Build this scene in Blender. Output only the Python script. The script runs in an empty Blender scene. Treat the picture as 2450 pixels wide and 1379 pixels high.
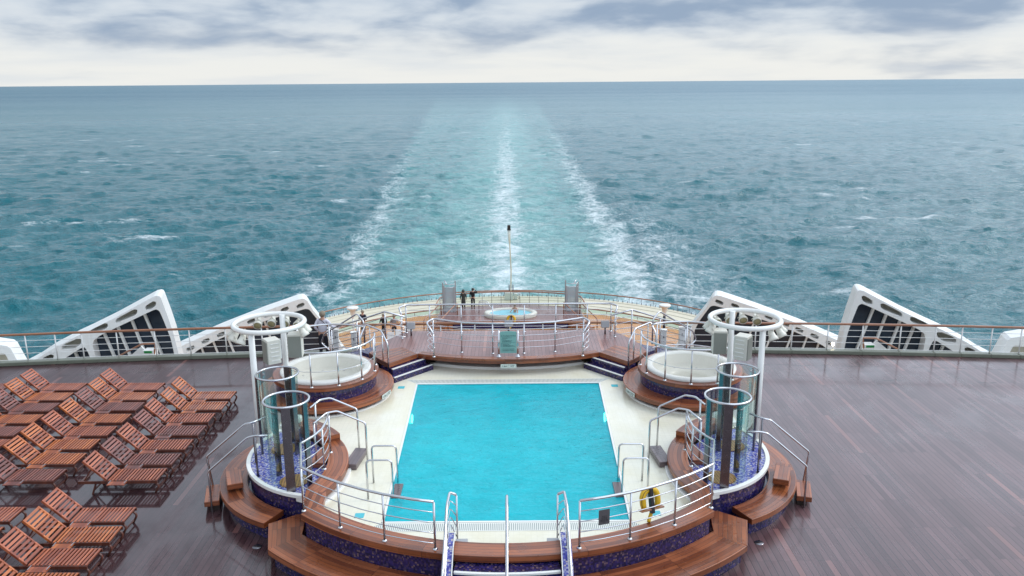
import bpy, bmesh, math, random
import numpy as np
from mathutils import Vector, Matrix
random.seed(7)
R = math.radians
SC = bpy.context.scene
COL = SC.collection

# ------------------------------------------------------------------ camera
cam = bpy.data.objects.new('camera', bpy.data.cameras.new('camera')); COL.objects.link(cam)
cam.data.sensor_width = 36.0; cam.data.lens = 29.094; cam.data.clip_start = 0.1; cam.data.clip_end = 80000
PHI, ROLL = R(13.9956), R(0.45)
fw = Vector((0, math.cos(PHI), -math.sin(PHI))); rt = Vector((1, 0, 0)); up = rt.cross(fw)
q = Matrix.Rotation(ROLL, 3, fw); rt = q @ rt; up = q @ up
m = Matrix((rt, up, -fw)).transposed().to_4x4(); m.translation = Vector((0.13, 0, 9.7))
cam.matrix_world = m
SC.camera = cam

# ------------------------------------------------------------------ node helper
class G:
    def __init__(s, nt): s.t = nt; nt.nodes.clear()
    def n(s, typ, props=None, **inp):
        nd = s.t.nodes.new(typ)
        for k, v in (props or {}).items(): setattr(nd, k, v)
        for k, v in inp.items():
            key = k.replace('_', ' ')
            if k[0] == 'i' and k[1:].isdigit(): sk = nd.inputs[int(k[1:])]
            else: sk = nd.inputs[key]
            s.put(sk, v)
        return nd
    def put(s, sk, v):
        if hasattr(v, 'outputs'): v = v.outputs[0]
        if isinstance(v, bpy.types.NodeSocket): s.t.links.new(v, sk)
        else:
            if sk.type == 'RGBA' and len(v) == 3: v = (*v, 1)
            sk.default_value = v
    def m(s, op, a, b=0.0, c=None, clamp=False):
        nd = s.n('ShaderNodeMath', {'operation': op, 'use_clamp': clamp}, i0=a, i1=b)
        if c is not None: s.put(nd.inputs[2], c)
        return nd.outputs[0]
    def mix(s, f, a, b, mode='MIX'):
        nd = s.n('ShaderNodeMix', {'data_type': 'RGBA', 'blend_type': mode})
        s.put(nd.inputs[0], f); s.put(nd.inputs[6], a); s.put(nd.inputs[7], b)
        return nd.outputs[2]
    def ss(s, v, a, b, lo=0.0, hi=1.0):
        return s.n('ShaderNodeMapRange', {'interpolation_type': 'SMOOTHSTEP'}, Value=v, From_Min=a, From_Max=b, To_Min=lo, To_Max=hi).outputs[0]
    def noise(s, vec, scale, detail=3.0, rough=0.5, dist=0.0):
        return s.n('ShaderNodeTexNoise', None, Vector=vec, Scale=scale, Detail=detail, Roughness=rough, Distortion=dist).outputs[0]
    def xyz(s, v):
        nd = s.n('ShaderNodeSeparateXYZ', None, Vector=v); return nd.outputs[0], nd.outputs[1], nd.outputs[2]
    def cmb(s, x, y, z=0.0):
        return s.n('ShaderNodeCombineXYZ', None, X=x, Y=y, Z=z).outputs[0]
    def scl(s, v, k):
        return s.n('ShaderNodeVectorMath', {'operation': 'MULTIPLY'}, i0=v, i1=k).outputs[0]

# ------------------------------------------------------------------ world: broken overcast
SUN_EL, SUN_AZ = R(42), R(70)
w = bpy.data.worlds.new('World'); SC.world = w; w.use_nodes = True
g = G(w.node_tree)
sky = g.n('ShaderNodeTexSky', {'sky_type': 'NISHITA', 'sun_disc': False, 'sun_elevation': SUN_EL, 'sun_rotation': SUN_AZ, 'air_density': 1.2, 'dust_density': 1.5})
d = g.n('ShaderNodeTexCoord').outputs['Generated']
dx, dy, dz = g.xyz(d)
el = g.m('ARCSINE', dz)
az = g.m('ARCTAN2', dx, dy)
elp = g.m('MAXIMUM', el, 0.0)
sq = g.m('POWER', elp, 0.8)
cv = g.cmb(g.m('MULTIPLY', az, 6.0), g.m('MULTIPLY', sq, 15.0), 2.3)
n1 = g.noise(cv, 1.3, 5.0, 0.48, 0.25)
n2 = g.noise(g.cmb(g.m('MULTIPLY', az, 16.0), g.m('MULTIPLY', sq, 52.0), 7.7), 1.0, 6.0, 0.6, 0.3)
nn = g.m('ADD', g.m('MULTIPLY', n1, 0.84), g.m('MULTIPLY', n2, 0.16))
lift = g.ss(elp, 0.002, 0.075, -0.28, 0.21)
right_low = g.m('MULTIPLY', g.ss(az, 0.15, 0.55), g.ss(elp, 0.0, 0.06, 0.24, 0.0))
dark = g.ss(g.m('ADD', g.m('ADD', nn, lift), right_low), 0.34, 0.84)
cream = g.mix(g.ss(elp, 0.0, 0.09), (7.7, 7.75, 7.5), (7.0, 7.3, 7.5))
blue = g.mix(g.ss(nn, 0.62, 0.38), (2.6, 3.45, 4.75), (4.9, 5.65, 6.6))
n3 = g.noise(g.cmb(g.m('MULTIPLY', az, 5.0), g.m('MULTIPLY', elp, 48.0), 4.1), 1.0, 4.0, 0.55, 0.2)
cream = g.mix(g.m('MULTIPLY', g.ss(n3, 0.40, 0.78), 0.5), cream, (5.6, 6.2, 6.9))
low = g.mix(dark, cream, blue)
# higher cloud deck: brighter to the right of the wake, heavier to the left
hi_n = g.noise(g.scl(d, (1.0, 1.0, 2.0)), 2.2, 4.0, 0.55)
hi_b = g.m('ADD', g.ss(az, -1.0, 0.9, 6.5, 15.0), g.m('MULTIPLY', g.m('SUBTRACT', hi_n, 0.5), 5.0))
hi = g.mix(0.5, g.cmb(hi_b, hi_b, hi_b), g.scl(g.cmb(hi_b, hi_b, hi_b), (0.72, 0.97, 1.29)))
cloud = g.mix(g.ss(elp, 0.085, 0.20), low, hi)
cover = g.mix(0.95, sky.outputs[0], cloud)
bg = g.n('ShaderNodeBackground', None, Color=cover, Strength=0.1)
g.n('ShaderNodeOutputWorld', None, Surface=bg)
sun = bpy.data.lights.new('sun', 'SUN'); sun.energy = 1.0; sun.angle = R(22); sun.color = (1.0, 0.96, 0.9)
so = bpy.data.objects.new('sun', sun); COL.objects.link(so)
sd = Vector((math.sin(SUN_AZ) * math.cos(SUN_EL), math.cos(SUN_AZ) * math.cos(SUN_EL), math.sin(SUN_EL)))
so.rotation_euler = sd.to_track_quat('Z', 'Y').to_euler()
SC.view_settings.view_transform = 'Standard'; SC.view_settings.look = 'None'
SC.view_settings.exposure = 0.22; SC.view_settings.gamma = 1.0
SC.cycles.max_bounces = 8; SC.cycles.transparent_max_bounces = 16

# ------------------------------------------------------------------ materials
MATS = {}
def mat(name):
    mt = bpy.data.materials.new(name); mt.use_nodes = True; MATS[name] = mt
    return G(mt.node_tree)
def out(g, sh): g.n('ShaderNodeOutputMaterial', None, Surface=sh)
def simple(name, col, rough=0.5, metal=0.0, spec=0.5, var=0.08, scale=6.0, coat=0.0, bump=0.0):
    g = mat(name)
    tc = g.n('ShaderNodeTexCoord').outputs['Object']
    n = g.noise(tc, scale, 4.0, 0.6)
    c = g.mix(n, tuple(x * (1 - var) for x in col), tuple(min(1, x * (1 + var)) for x in col))
    p = g.n('ShaderNodeBsdfPrincipled', None, Base_Color=c, Roughness=g.m('ADD', rough - 0.05, g.m('MULTIPLY', n, 0.1)), Metallic=metal, Coat_Weight=coat)
    p.inputs['Specular IOR Level'].default_value = spec
    if bump: g.put(p.inputs['Normal'], g.n('ShaderNodeBump', None, Strength=bump, Distance=0.01, Height=g.noise(tc, scale * 6, 3.0)))
    out(g, p)
def painted():
    g = mat('white_paint')
    pos = g.n('ShaderNodeNewGeometry').outputs['Position']
    x, y, z = g.xyz(pos)
    run = g.noise(g.cmb(g.m('MULTIPLY', x, 5.0), g.m('MULTIPLY', y, 5.0), g.m('MULTIPLY', z, 0.5)), 1.0, 5.0, 0.65)
    blot = g.noise(pos, 1.3, 4.0, 0.6)
    c = g.mix(g.ss(run, 0.52, 0.78, 0.0, 0.55), (0.77, 0.77, 0.745), (0.56, 0.52, 0.44))
    c = g.mix(g.ss(blot, 0.5, 0.8, 0.0, 0.35), c, (0.62, 0.61, 0.57))
    out(g, g.n('ShaderNodeBsdfPrincipled', None, Base_Color=c, Roughness=g.m('ADD', 0.30, g.m('MULTIPLY', blot, 0.15))))
painted()
simple('cream_paint', (0.62, 0.56, 0.42), 0.45, var=0.07, scale=0.8)
simple('white_gelcoat', (0.80, 0.79, 0.75), 0.2, var=0.04, scale=2.0)
simple('pocket_beige', (0.50, 0.47, 0.38), 0.6, var=0.12, scale=2.0)
simple('tub_cream', (0.64, 0.615, 0.53), 0.25, var=0.08, scale=3.0)
simple('steel', (0.62, 0.62, 0.64), 0.22, metal=1.0, var=0.06, scale=10.0)
simple('dark_steel', (0.20, 0.19, 0.205), 0.26, metal=1.0, var=0.2, scale=8.0)
simple('varnish_rail', (0.30, 0.12, 0.055), 0.3, var=0.25, scale=3.0, coat=0.6)
simple('gutter_green', (0.16, 0.17, 0.13), 0.4, var=0.2, scale=3.0)
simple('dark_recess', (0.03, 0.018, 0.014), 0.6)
simple('screen_glass', (0.014, 0.028, 0.048), 0.15, spec=0.5, var=0.3, scale=0.5)
simple('hull_white', (0.70, 0.70, 0.68), 0.4, var=0.05, scale=0.3)
simple('speaker_grille', (0.24, 0.25, 0.22), 0.7, var=0.15, scale=60.0)
simple('speaker_white', (0.66, 0.64, 0.57), 0.5)
simple('lamp_housing', (0.68, 0.66, 0.58), 0.35, var=0.12, scale=20.0)
simple('lamp_glass', (0.30, 0.27, 0.14), 0.1, var=0.5, scale=30.0, coat=1.0)
simple('lamp_dark', (0.02, 0.02, 0.022), 0.3)
simple('buoy_yellow', (0.70, 0.42, 0.015), 0.4, var=0.12, scale=8.0)
simple('black_strap', (0.018, 0.014, 0.015), 0.5)
simple('sign_board', (0.22, 0.38, 0.34), 0.25, var=0.05, scale=2.0)
simple('sign_grey', (0.09, 0.085, 0.09), 0.4, var=0.05)
simple('sign_ink', (0.02, 0.05, 0.06), 0.5)
simple('sign_ink_blue', (0.02, 0.10, 0.16), 0.5)
simple('sign_light', (0.55, 0.60, 0.55), 0.4, var=0.04)
simple('exit_green', (0.01, 0.22, 0.05), 0.4)
simple('grey_box', (0.36, 0.36, 0.37), 0.4, var=0.06)
simple('post_navy', (0.012, 0.014, 0.03), 0.35)
simple('skin', (0.48, 0.27, 0.19), 0.5, var=0.1, scale=12.0)
simple('hair_grey', (0.22, 0.18, 0.13), 0.7, var=0.3, scale=40.0)
simple('hair_dark', (0.02, 0.015, 0.012), 0.6, var=0.3, scale=40.0)
simple('jacket_white', (0.62, 0.60, 0.66), 0.7, var=0.1, scale=8.0, bump=0.3)
simple('jacket_navy', (0.014, 0.016, 0.040), 0.7, var=0.3, scale=8.0, bump=0.3)
simple('jacket_black', (0.008, 0.008, 0.011), 0.7, var=0.3, scale=8.0)
simple('jacket_olive', (0.045, 0.045, 0.040), 0.8, var=0.3, scale=8.0)
simple('jacket_grey', (0.24, 0.23, 0.24), 0.7, var=0.2, scale=8.0, bump=0.3)
simple('trousers_dark', (0.012, 0.013, 0.022), 0.8, var=0.3, scale=8.0)
simple('shoe_dark', (0.01, 0.009, 0.009), 0.5)
simple('plastic_white', (0.74, 0.74, 0.73), 0.35, var=0.05)
simple('rail_rubber', (0.02, 0.02, 0.02), 0.6)

def emit(name, col, st):
    g = mat(name); out(g, g.n('ShaderNodeEmission', None, Color=col, Strength=st))
emit('lamp_lit', (1.0, 0.86, 0.62), 14.0)

def glass(name, tint, refl=1.0):
    g = mat(name)
    fr = g.n('ShaderNodeFresnel', None, IOR=1.5).outputs[0]
    tr = g.n('ShaderNodeBsdfTransparent', None, Color=tint)
    gl = g.n('ShaderNodeBsdfGlossy', None, Color=(1, 1, 1), Roughness=0.03)
    out(g, g.n('ShaderNodeMixShader', None, i0=g.m('MULTIPLY', fr, refl, clamp=True), i1=tr, i2=gl))
glass('shower_glass', (0.80, 0.90, 0.87), 0.3)
glass('edge_glass', (0.80, 0.90, 0.88), 0.5)
glass('wind_glass', (0.92, 0.95, 0.93), 0.4)
def frosted():
    g = mat('frosted_glass')
    tr = g.n('ShaderNodeBsdfTransparent', None, Color=(0.85, 0.9, 0.92))
    df = g.n('ShaderNodeBsdfPrincipled', None, Base_Color=(0.52, 0.55, 0.58), Roughness=0.3)
    out(g, g.n('ShaderNodeMixShader', None, i0=0.55, i1=tr, i2=df))
frosted()

def deck_mat(name, ca, cb, cgap, wet, flip=False, pw=0.14, spec=0.5):
    """weathered planks running fore and aft, wet patches in the gloss"""
    g = mat(name)
    pos = g.n('ShaderNodeNewGeometry').outputs['Position']
    x, y, z = g.xyz(pos)
    br = g.n('ShaderNodeTexBrick', {'offset': 0.5, 'offset_frequency': 2}, Vector=g.cmb(y, x), Color1=(0, 0, 0), Color2=(1, 1, 1), Mortar=(0.5, 0.5, 0.5),
             Scale=1.0, Mortar_Size=0.0, Mortar_Smooth=0.0, Bias=0.0, Brick_Width=2.55, Row_Height=pw)
    tone = br.outputs['Color']
    fx = g.m('FRACT', g.m('DIVIDE', x, pw))
    gap = g.ss(g.m('ABSOLUTE', g.m('SUBTRACT', fx, 0.5)), 0.430, 0.480)
    rows = g.m('FRACT', g.m('ADD', g.m('DIVIDE', y, 2.55), g.m('MULTIPLY', g.m('MODULO', g.m('FLOOR', g.m('ADD', g.m('DIVIDE', x, pw), 400.0)), 2.0), 0.5)))
    ends = g.ss(g.m('ABSOLUTE', g.m('SUBTRACT', rows, 0.5)), 0.4965, 0.4985)
    streak = g.noise(g.cmb(g.m('MULTIPLY', x, 34.0), g.m('MULTIPLY', y, 1.4)), 1.0, 4.0, 0.6)
    big = g.noise(g.cmb(x, g.m('MULTIPLY', y, 0.45), z), 0.45, 4.0, 0.6, 0.2)
    t = g.m('ADD', g.m('MULTIPLY', tone, 0.42), g.m('MULTIPLY', streak, 0.58))
    c = g.mix(g.ss(t, -0.10, 1.10), ca, cb)
    c = g.mix(g.ss(x, 3.0, -8.0, 0.0, 0.62 if wet > 0.5 else 0.0), c, tuple(v * 0.66 for v in ca))  # lounge planks darken gradually towards the left side
    odd = g.ss(tone, 0.975, 0.982)
    c = g.mix(g.m('MULTIPLY', odd, 0.5), c, tuple(v * w_ for v, w_ in zip(cb, (1.45, 1.2, 1.0))))
    damp = g.ss(big, 0.30, 0.70)                       # darker where the wood is soaked
    c = g.mix(g.m('MULTIPLY', damp, 0.30), c, tuple(v * 0.5 for v in ca))
    c = g.mix(g.m('MULTIPLY', g.m('MAXIMUM', gap, g.m('MULTIPLY', ends, 0.6)), 0.9), c, cgap)
    if wet > 0.5:     # tidemarks and seepage along the deck edge and across the planks
        ed = g.m('SUBTRACT', y, g.m('SUBTRACT', 27.75, g.m('MULTIPLY', g.m('MULTIPLY', x, x), 0.0033)))
        wv = g.m('MULTIPLY', g.m('SUBTRACT', g.noise(g.cmb(x, 0.0, 0.0), 1.1, 3.0), 0.5), 0.25)
        l1 = g.m('MULTIPLY', g.ss(g.m('ABSOLUTE', g.m('ADD', ed, wv)), 0.045, 0.02), g.ss(g.noise(g.cmb(x, 3.0, 0.0), 2.6, 3.0), 0.42, 0.50))
        l2 = g.m('MULTIPLY', g.ss(g.m('ABSOLUTE', g.m('ADD', g.m('ADD', ed, 1.35), g.m('MULTIPLY', wv, 2.0))), 0.05, 0.02), g.ss(g.noise(g.cmb(x, 9.0, 0.0), 1.6, 4.0), 0.54, 0.60))
        sp = g.m('MULTIPLY', g.ss(g.noise(g.scl(pos, (1.0, 0.7, 1.0)), 1.7, 5.0, 0.7), 0.70, 0.75), 0.8)
        c = g.mix(g.m('MAXIMUM', g.m('MAXIMUM', l1, l2), sp), c, (0.022, 0.010, 0.011))
    # standing water: mostly on the sheltered side under the loungers, in shallow films elsewhere
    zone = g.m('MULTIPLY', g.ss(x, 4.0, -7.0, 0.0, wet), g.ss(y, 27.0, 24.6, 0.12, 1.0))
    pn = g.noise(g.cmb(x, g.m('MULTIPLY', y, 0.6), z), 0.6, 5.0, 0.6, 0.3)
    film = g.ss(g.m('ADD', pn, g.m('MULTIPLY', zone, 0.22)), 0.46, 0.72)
    rough = g.m('ADD', g.m('MULTIPLY', film, -0.22), g.m('ADD', 0.33, g.m('MULTIPLY', g.m('SUBTRACT', streak, 0.5), 0.16)))
    h = g.m('SUBTRACT', g.m('MULTIPLY', streak, 0.25), gap)
    bp = g.n('ShaderNodeBump', None, Strength=g.m('SUBTRACT', 0.30, g.m('MULTIPLY', film, 0.24)), Distance=0.004, Height=h)
    p = g.n('ShaderNodeBsdfPrincipled', None, Base_Color=c, Roughness=rough, Normal=bp)
    p.inputs['Specular IOR Level'].default_value = spec
    right_coat = g.m('MULTIPLY', g.ss(x, -3.0, 6.0), 0.40 if wet > 0.5 else 0.0)  # extra clear coat growing towards the right side
    g.put(p.inputs['Coat Weight'], g.m('MAXIMUM', g.m('MULTIPLY', film, g.m('MULTIPLY', zone, 0.9)), right_coat)); g.put(p.inputs['Coat Roughness'], g.m('ADD', 0.03, g.m('MULTIPLY', right_coat, g.m('ADD', 0.10, g.m('MULTIPLY', streak, 0.22)))))
    out(g, p)
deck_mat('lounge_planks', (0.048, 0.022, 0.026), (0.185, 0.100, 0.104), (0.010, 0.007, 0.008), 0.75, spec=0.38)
deck_mat('ochre_planks', (0.44, 0.17, 0.028), (0.64, 0.29, 0.06), (0.12, 0.05, 0.02), 0.3, pw=0.16)
deck_mat('platform_planks', (0.20, 0.095, 0.085), (0.33, 0.19, 0.175), (0.03, 0.012, 0.012), 0.4, pw=0.12)

def teak_uv(name, ca, cb, cgap, rowh=0.095, rough=0.28, coat=0.22):
    """planks that follow the curve of a bench: u along, v across (metres)"""
    g = mat(name)
    uv = g.n('ShaderNodeUVMap').outputs[0]
    u, v, _ = g.xyz(uv)
    pos = g.n('ShaderNodeNewGeometry').outputs['Position']
    br = g.n('ShaderNodeTexBrick', {'offset': 0.0, 'offset_frequency': 2}, Vector=g.cmb(u, v), Color1=(0, 0, 0), Color2=(1, 1, 1), Mortar=(0.5, 0.5, 0.5),
             Scale=1.0, Mortar_Size=0.004, Mortar_Smooth=0.2, Bias=0.0, Brick_Width=1.55, Row_Height=rowh)
    grain = g.noise(g.cmb(g.m('MULTIPLY', u, 2.2), g.m('MULTIPLY', v, 38.0)), 1.0, 4.0, 0.65, 0.3)
    t = g.m('ADD', g.m('MULTIPLY', br.outputs['Color'], 0.5), g.m('MULTIPLY', grain, 0.5))
    c = g.mix(g.ss(t, 0.15, 0.85), ca, cb)
    wet = g.ss(g.noise(pos, 0.9, 4.0, 0.6, 0.5), 0.40, 0.62)
    c = g.mix(g.m('MULTIPLY', wet, 0.35), c, tuple(k * 0.55 for k in ca))
    c = g.mix(g.m('MULTIPLY', br.outputs['Fac'], 0.9), c, cgap)
    bp = g.n('ShaderNodeBump', None, Strength=0.25, Distance=0.004, Height=g.m('SUBTRACT', g.m('MULTIPLY', grain, 0.25), br.outputs['Fac']))
    p = g.n('ShaderNodeBsdfPrincipled', None, Base_Color=c, Roughness=g.m('SUBTRACT', rough + 0.12, g.m('MULTIPLY', wet, 0.16)), Normal=bp, Coat_Weight=coat, Coat_Roughness=0.12)
    out(g, p)
teak_uv('bench_teak', (0.14, 0.033, 0.011), (0.41, 0.125, 0.045), (0.012, 0.005, 0.004))
teak_uv('grey_teak', (0.10, 0.075, 0.08), (0.19, 0.14, 0.14), (0.02, 0.015, 0.015))

def lounger_mat(name, ca, cb):
    g = mat(name)
    tc = g.n('ShaderNodeTexCoord').outputs['Object']
    x, y, z = g.xyz(tc)
    cell = g.n('ShaderNodeTexWhiteNoise', {'noise_dimensions': '2D'}, Vector=g.cmb(g.m('FLOOR', g.m('MULTIPLY', x, 12.5)), g.m('FLOOR', g.m('MULTIPLY', z, 2.0)))).outputs[0]
    oi = g.n('ShaderNodeObjectInfo').outputs['Random']
    grain = g.noise(g.cmb(g.m('MULTIPLY', x, 50.0), g.m('MULTIPLY', y, 3.0), g.m('MULTIPLY', oi, 37.0)), 1.0, 3.0, 0.6)
    t = g.m('ADD', g.m('MULTIPLY', cell, 0.55), g.m('MULTIPLY', grain, 0.45))
    c = g.mix(g.ss(t, 0.1, 0.9), ca, cb)
    p = g.n('ShaderNodeBsdfPrincipled', None, Base_Color=c, Roughness=0.36, Coat_Weight=0.22, Coat_Roughness=0.2)
    out(g, p)
lounger_mat('wood_orange', (0.25, 0.050, 0.012), (0.56, 0.160, 0.040))
lounger_mat('wood_red', (0.21, 0.042, 0.017), (0.47, 0.130, 0.055))
lounger_mat('wood_frame', (0.060, 0.016, 0.010), (0.15, 0.042, 0.024))
lounger_mat('wood_dark', (0.12, 0.032, 0.024), (0.29, 0.090, 0.060))

def mosaic(name, cols, scale=27.0, rough=0.15):
    g = mat(name)
    pos = g.n('ShaderNodeNewGeometry').outputs['Position']
    sp = g.scl(pos, (scale, scale, scale))
    fl = g.n('ShaderNodeVectorMath', {'operation': 'FLOOR'}, i0=g.n('ShaderNodeVectorMath', {'operation': 'ADD'}, i0=sp, i1=(0.37, 0.41, 0.33))).outputs[0]
    wn = g.n('ShaderNodeTexWhiteNoise', {'noise_dimensions': '3D'}, Vector=fl).outputs[0]
    r = g.n('ShaderNodeValToRGB', None, Fac=wn); r.color_ramp.interpolation = 'CONSTANT'
    els = r.color_ramp.elements
    while len(els) < len(cols): els.new(0.5)
    for e, (p, c) in zip(els, cols): e.position = p; e.color = (*c, 1)
    pch = g.noise(pos, 2.2, 3.0)
    c = g.mix(g.m('MULTIPLY', pch, 0.35), r.outputs[0], (0.03, 0.025, 0.10))
    p = g.n('ShaderNodeBsdfPrincipled', None, Base_Color=c, Roughness=rough)
    out(g, p)
mosaic('mosaic_dark', [(0.0, (0.008, 0.007, 0.036)), (0.34, (0.018, 0.012, 0.085)), (0.60, (0.030, 0.022, 0.125)), (0.78, (0.070, 0.045, 0.085)), (0.92, (0.19, 0.12, 0.12))])
mosaic('mosaic_floor', [(0.0, (0.040, 0.045, 0.28)), (0.25, (0.09, 0.10, 0.42)), (0.50, (0.20, 0.21, 0.50)), (0.72, (0.40, 0.40, 0.58)), (0.90, (0.55, 0.48, 0.44))])
mosaic('mosaic_navy', [(0.0, (0.010, 0.012, 0.07)), (0.4, (0.015, 0.02, 0.12)), (0.8, (0.03, 0.035, 0.17))], 12.0)

def tiles(name, ca, grout, size, rough=0.12, ripple=0.0):
    g = mat(name)
    pos = g.n('ShaderNodeNewGeometry').outputs['Position']
    x, y, z = g.xyz(pos)
    br = g.n('ShaderNodeTexBrick', {'offset': 0.0}, Vector=g.cmb(x, y), Color1=tuple(v * 0.97 for v in ca), Color2=ca, Mortar=grout, Scale=1.0, Mortar_Size=size * 0.03, Mortar_Smooth=0.3, Brick_Width=size, Row_Height=size)
    patch = g.noise(pos, 0.8, 4.0, 0.6)
    c = g.mix(g.ss(patch, 0.35, 0.75, 0.0, 0.55), br.outputs[0], tuple(a * b for a, b in zip(ca, (0.86, 0.82, 0.66))))
    p = g.n('ShaderNodeBsdfPrincipled', None, Base_Color=c, Roughness=rough)
    if ripple:
        rp = g.noise(g.scl(pos, (7.0, 11.0, 1.0)), 1.0, 3.0, 0.55, 0.6)
        g.put(p.inputs['Normal'], g.n('ShaderNodeBump', None, Strength=ripple, Distance=0.02, Height=rp))
    out(g, p)
tiles('pool_tile', (0.79, 0.755, 0.63), (0.69, 0.66, 0.55), 0.12, 0.10, 0.28)
tiles('basin_tile', (0.015, 0.50, 0.60), (0.012, 0.40, 0.50), 0.2, 0.3)
simple('marker_tile', (0.05, 0.45, 0.52), 0.2)

def grating(name, ca, cb, axis_uv=True, pitch=0.04):
    g = mat(name)
    uv = g.n('ShaderNodeUVMap').outputs[0]
    u, v, _ = g.xyz(uv)
    f = g.m('FRACT', g.m('DIVIDE', u, pitch))
    lane = g.m('FRACT', g.m('DIVIDE', v, 0.34))
    slot = g.m('MULTIPLY', g.ss(f, 0.48, 0.60), g.m('MULTIPLY', g.ss(lane, 0.08, 0.14), g.ss(lane, 0.95, 0.88)))
    p = g.n('ShaderNodeBsdfPrincipled', None, Base_Color=g.mix(slot, ca, cb), Roughness=0.25)
    out(g, p)
grating('overflow_slots', (0.72, 0.72, 0.66), (0.24, 0.28, 0.26))
def lattice_teak():
    g = mat('lattice_teak')
    tc = g.n('ShaderNodeNewGeometry').outputs['Position']
    x, y, z = g.xyz(tc)
    a = g.m('FRACT', g.m('MULTIPLY', g.m('ADD', x, g.m('MULTIPLY', y, 0.12)), 15.0)); b = g.m('FRACT', g.m('MULTIPLY', g.m('SUBTRACT', y, g.m('MULTIPLY', x, 0.12)), 15.0))
    hole = g.m('MULTIPLY', g.m('MULTIPLY', g.ss(a, 0.38, 0.48), g.ss(a, 0.98, 0.88)), g.m('MULTIPLY', g.ss(b, 0.38, 0.48), g.ss(b, 0.98, 0.88)))
    c = g.mix(hole, g.mix(g.noise(tc, 9.0), (0.30, 0.13, 0.03), (0.46, 0.24, 0.07)), (0.05, 0.022, 0.012))
    out(g, g.n('ShaderNodeBsdfPrincipled', None, Base_Color=c, Roughness=0.4))
lattice_teak()
def net_mat():
    g = mat('net_cord')
    pos = g.n('ShaderNodeNewGeometry').outputs['Position']
    x, y, z = g.xyz(pos)
    def ln(v): return g.ss(g.m('ABSOLUTE', g.m('SUBTRACT', g.m('FRACT', g.m('MULTIPLY', v, 13.0)), 0.5)), 0.40, 0.44)
    k = g.m('MAXIMUM', ln(g.m('ADD', x, y)), ln(g.m('SUBTRACT', x, y)))
    out(g, g.n('ShaderNodeMixShader', None, i0=k, i1=g.n('ShaderNodeBsdfTransparent'), i2=g.n('ShaderNodeBsdfPrincipled', None, Base_Color=(0.62, 0.60, 0.53), Roughness=0.7)))
net_mat()
def pool_water(name, body, tint, k, bump, sc):
    g = mat(name)
    pos = g.n('ShaderNodeNewGeometry').outputs['Position']
    a = g.noise(g.scl(pos, (sc * 0.9, sc * 1.6, 1.0)), 1.0, 4.0, 0.6, 0.8)
    b = g.noise(g.scl(pos, (sc * 0.28, sc * 0.4, 1.0)), 1.0, 3.0, 0.5, 0.5)
    h = g.m('ADD', g.m('MULTIPLY', a, 0.55), b)
    bp = g.n('ShaderNodeBump', None, Strength=bump, Distance=0.10, Height=h)
    fr = g.n('ShaderNodeFresnel', None, IOR=1.33, Normal=bp).outputs[0]
    c = g.mix(g.m('ADD', g.m('MULTIPLY', g.ss(a, 0.30, 0.72), 0.45), g.m('MULTIPLY', g.ss(b, 0.30, 0.70), 0.55)), tuple(v * 0.86 for v in body), tuple(min(1.0, v * 1.10 + 0.01) for v in body))
    dfs = g.n('ShaderNodeBsdfDiffuse', None, Color=c, Normal=bp)
    tr = g.n('ShaderNodeBsdfTransparent', None, Color=tint)
    inner = g.n('ShaderNodeMixShader', None, i0=k, i1=tr, i2=dfs)
    gl = g.n('ShaderNodeBsdfGlossy', None, Color=(1, 1, 1), Roughness=0.05, Normal=bp)
    out(g, g.n('ShaderNodeMixShader', None, i0=g.m('MULTIPLY', fr, 0.75), i1=inner, i2=gl))
pool_water('pool_water', (0.0, 0.56, 0.66), (0.07, 0.95, 0.98), 0.60, 0.45, 6.0)
pool_water('aft_water', (0.30, 0.70, 0.80), (0.7, 0.95, 1.0), 0.7, 0.25, 4.0)

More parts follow.
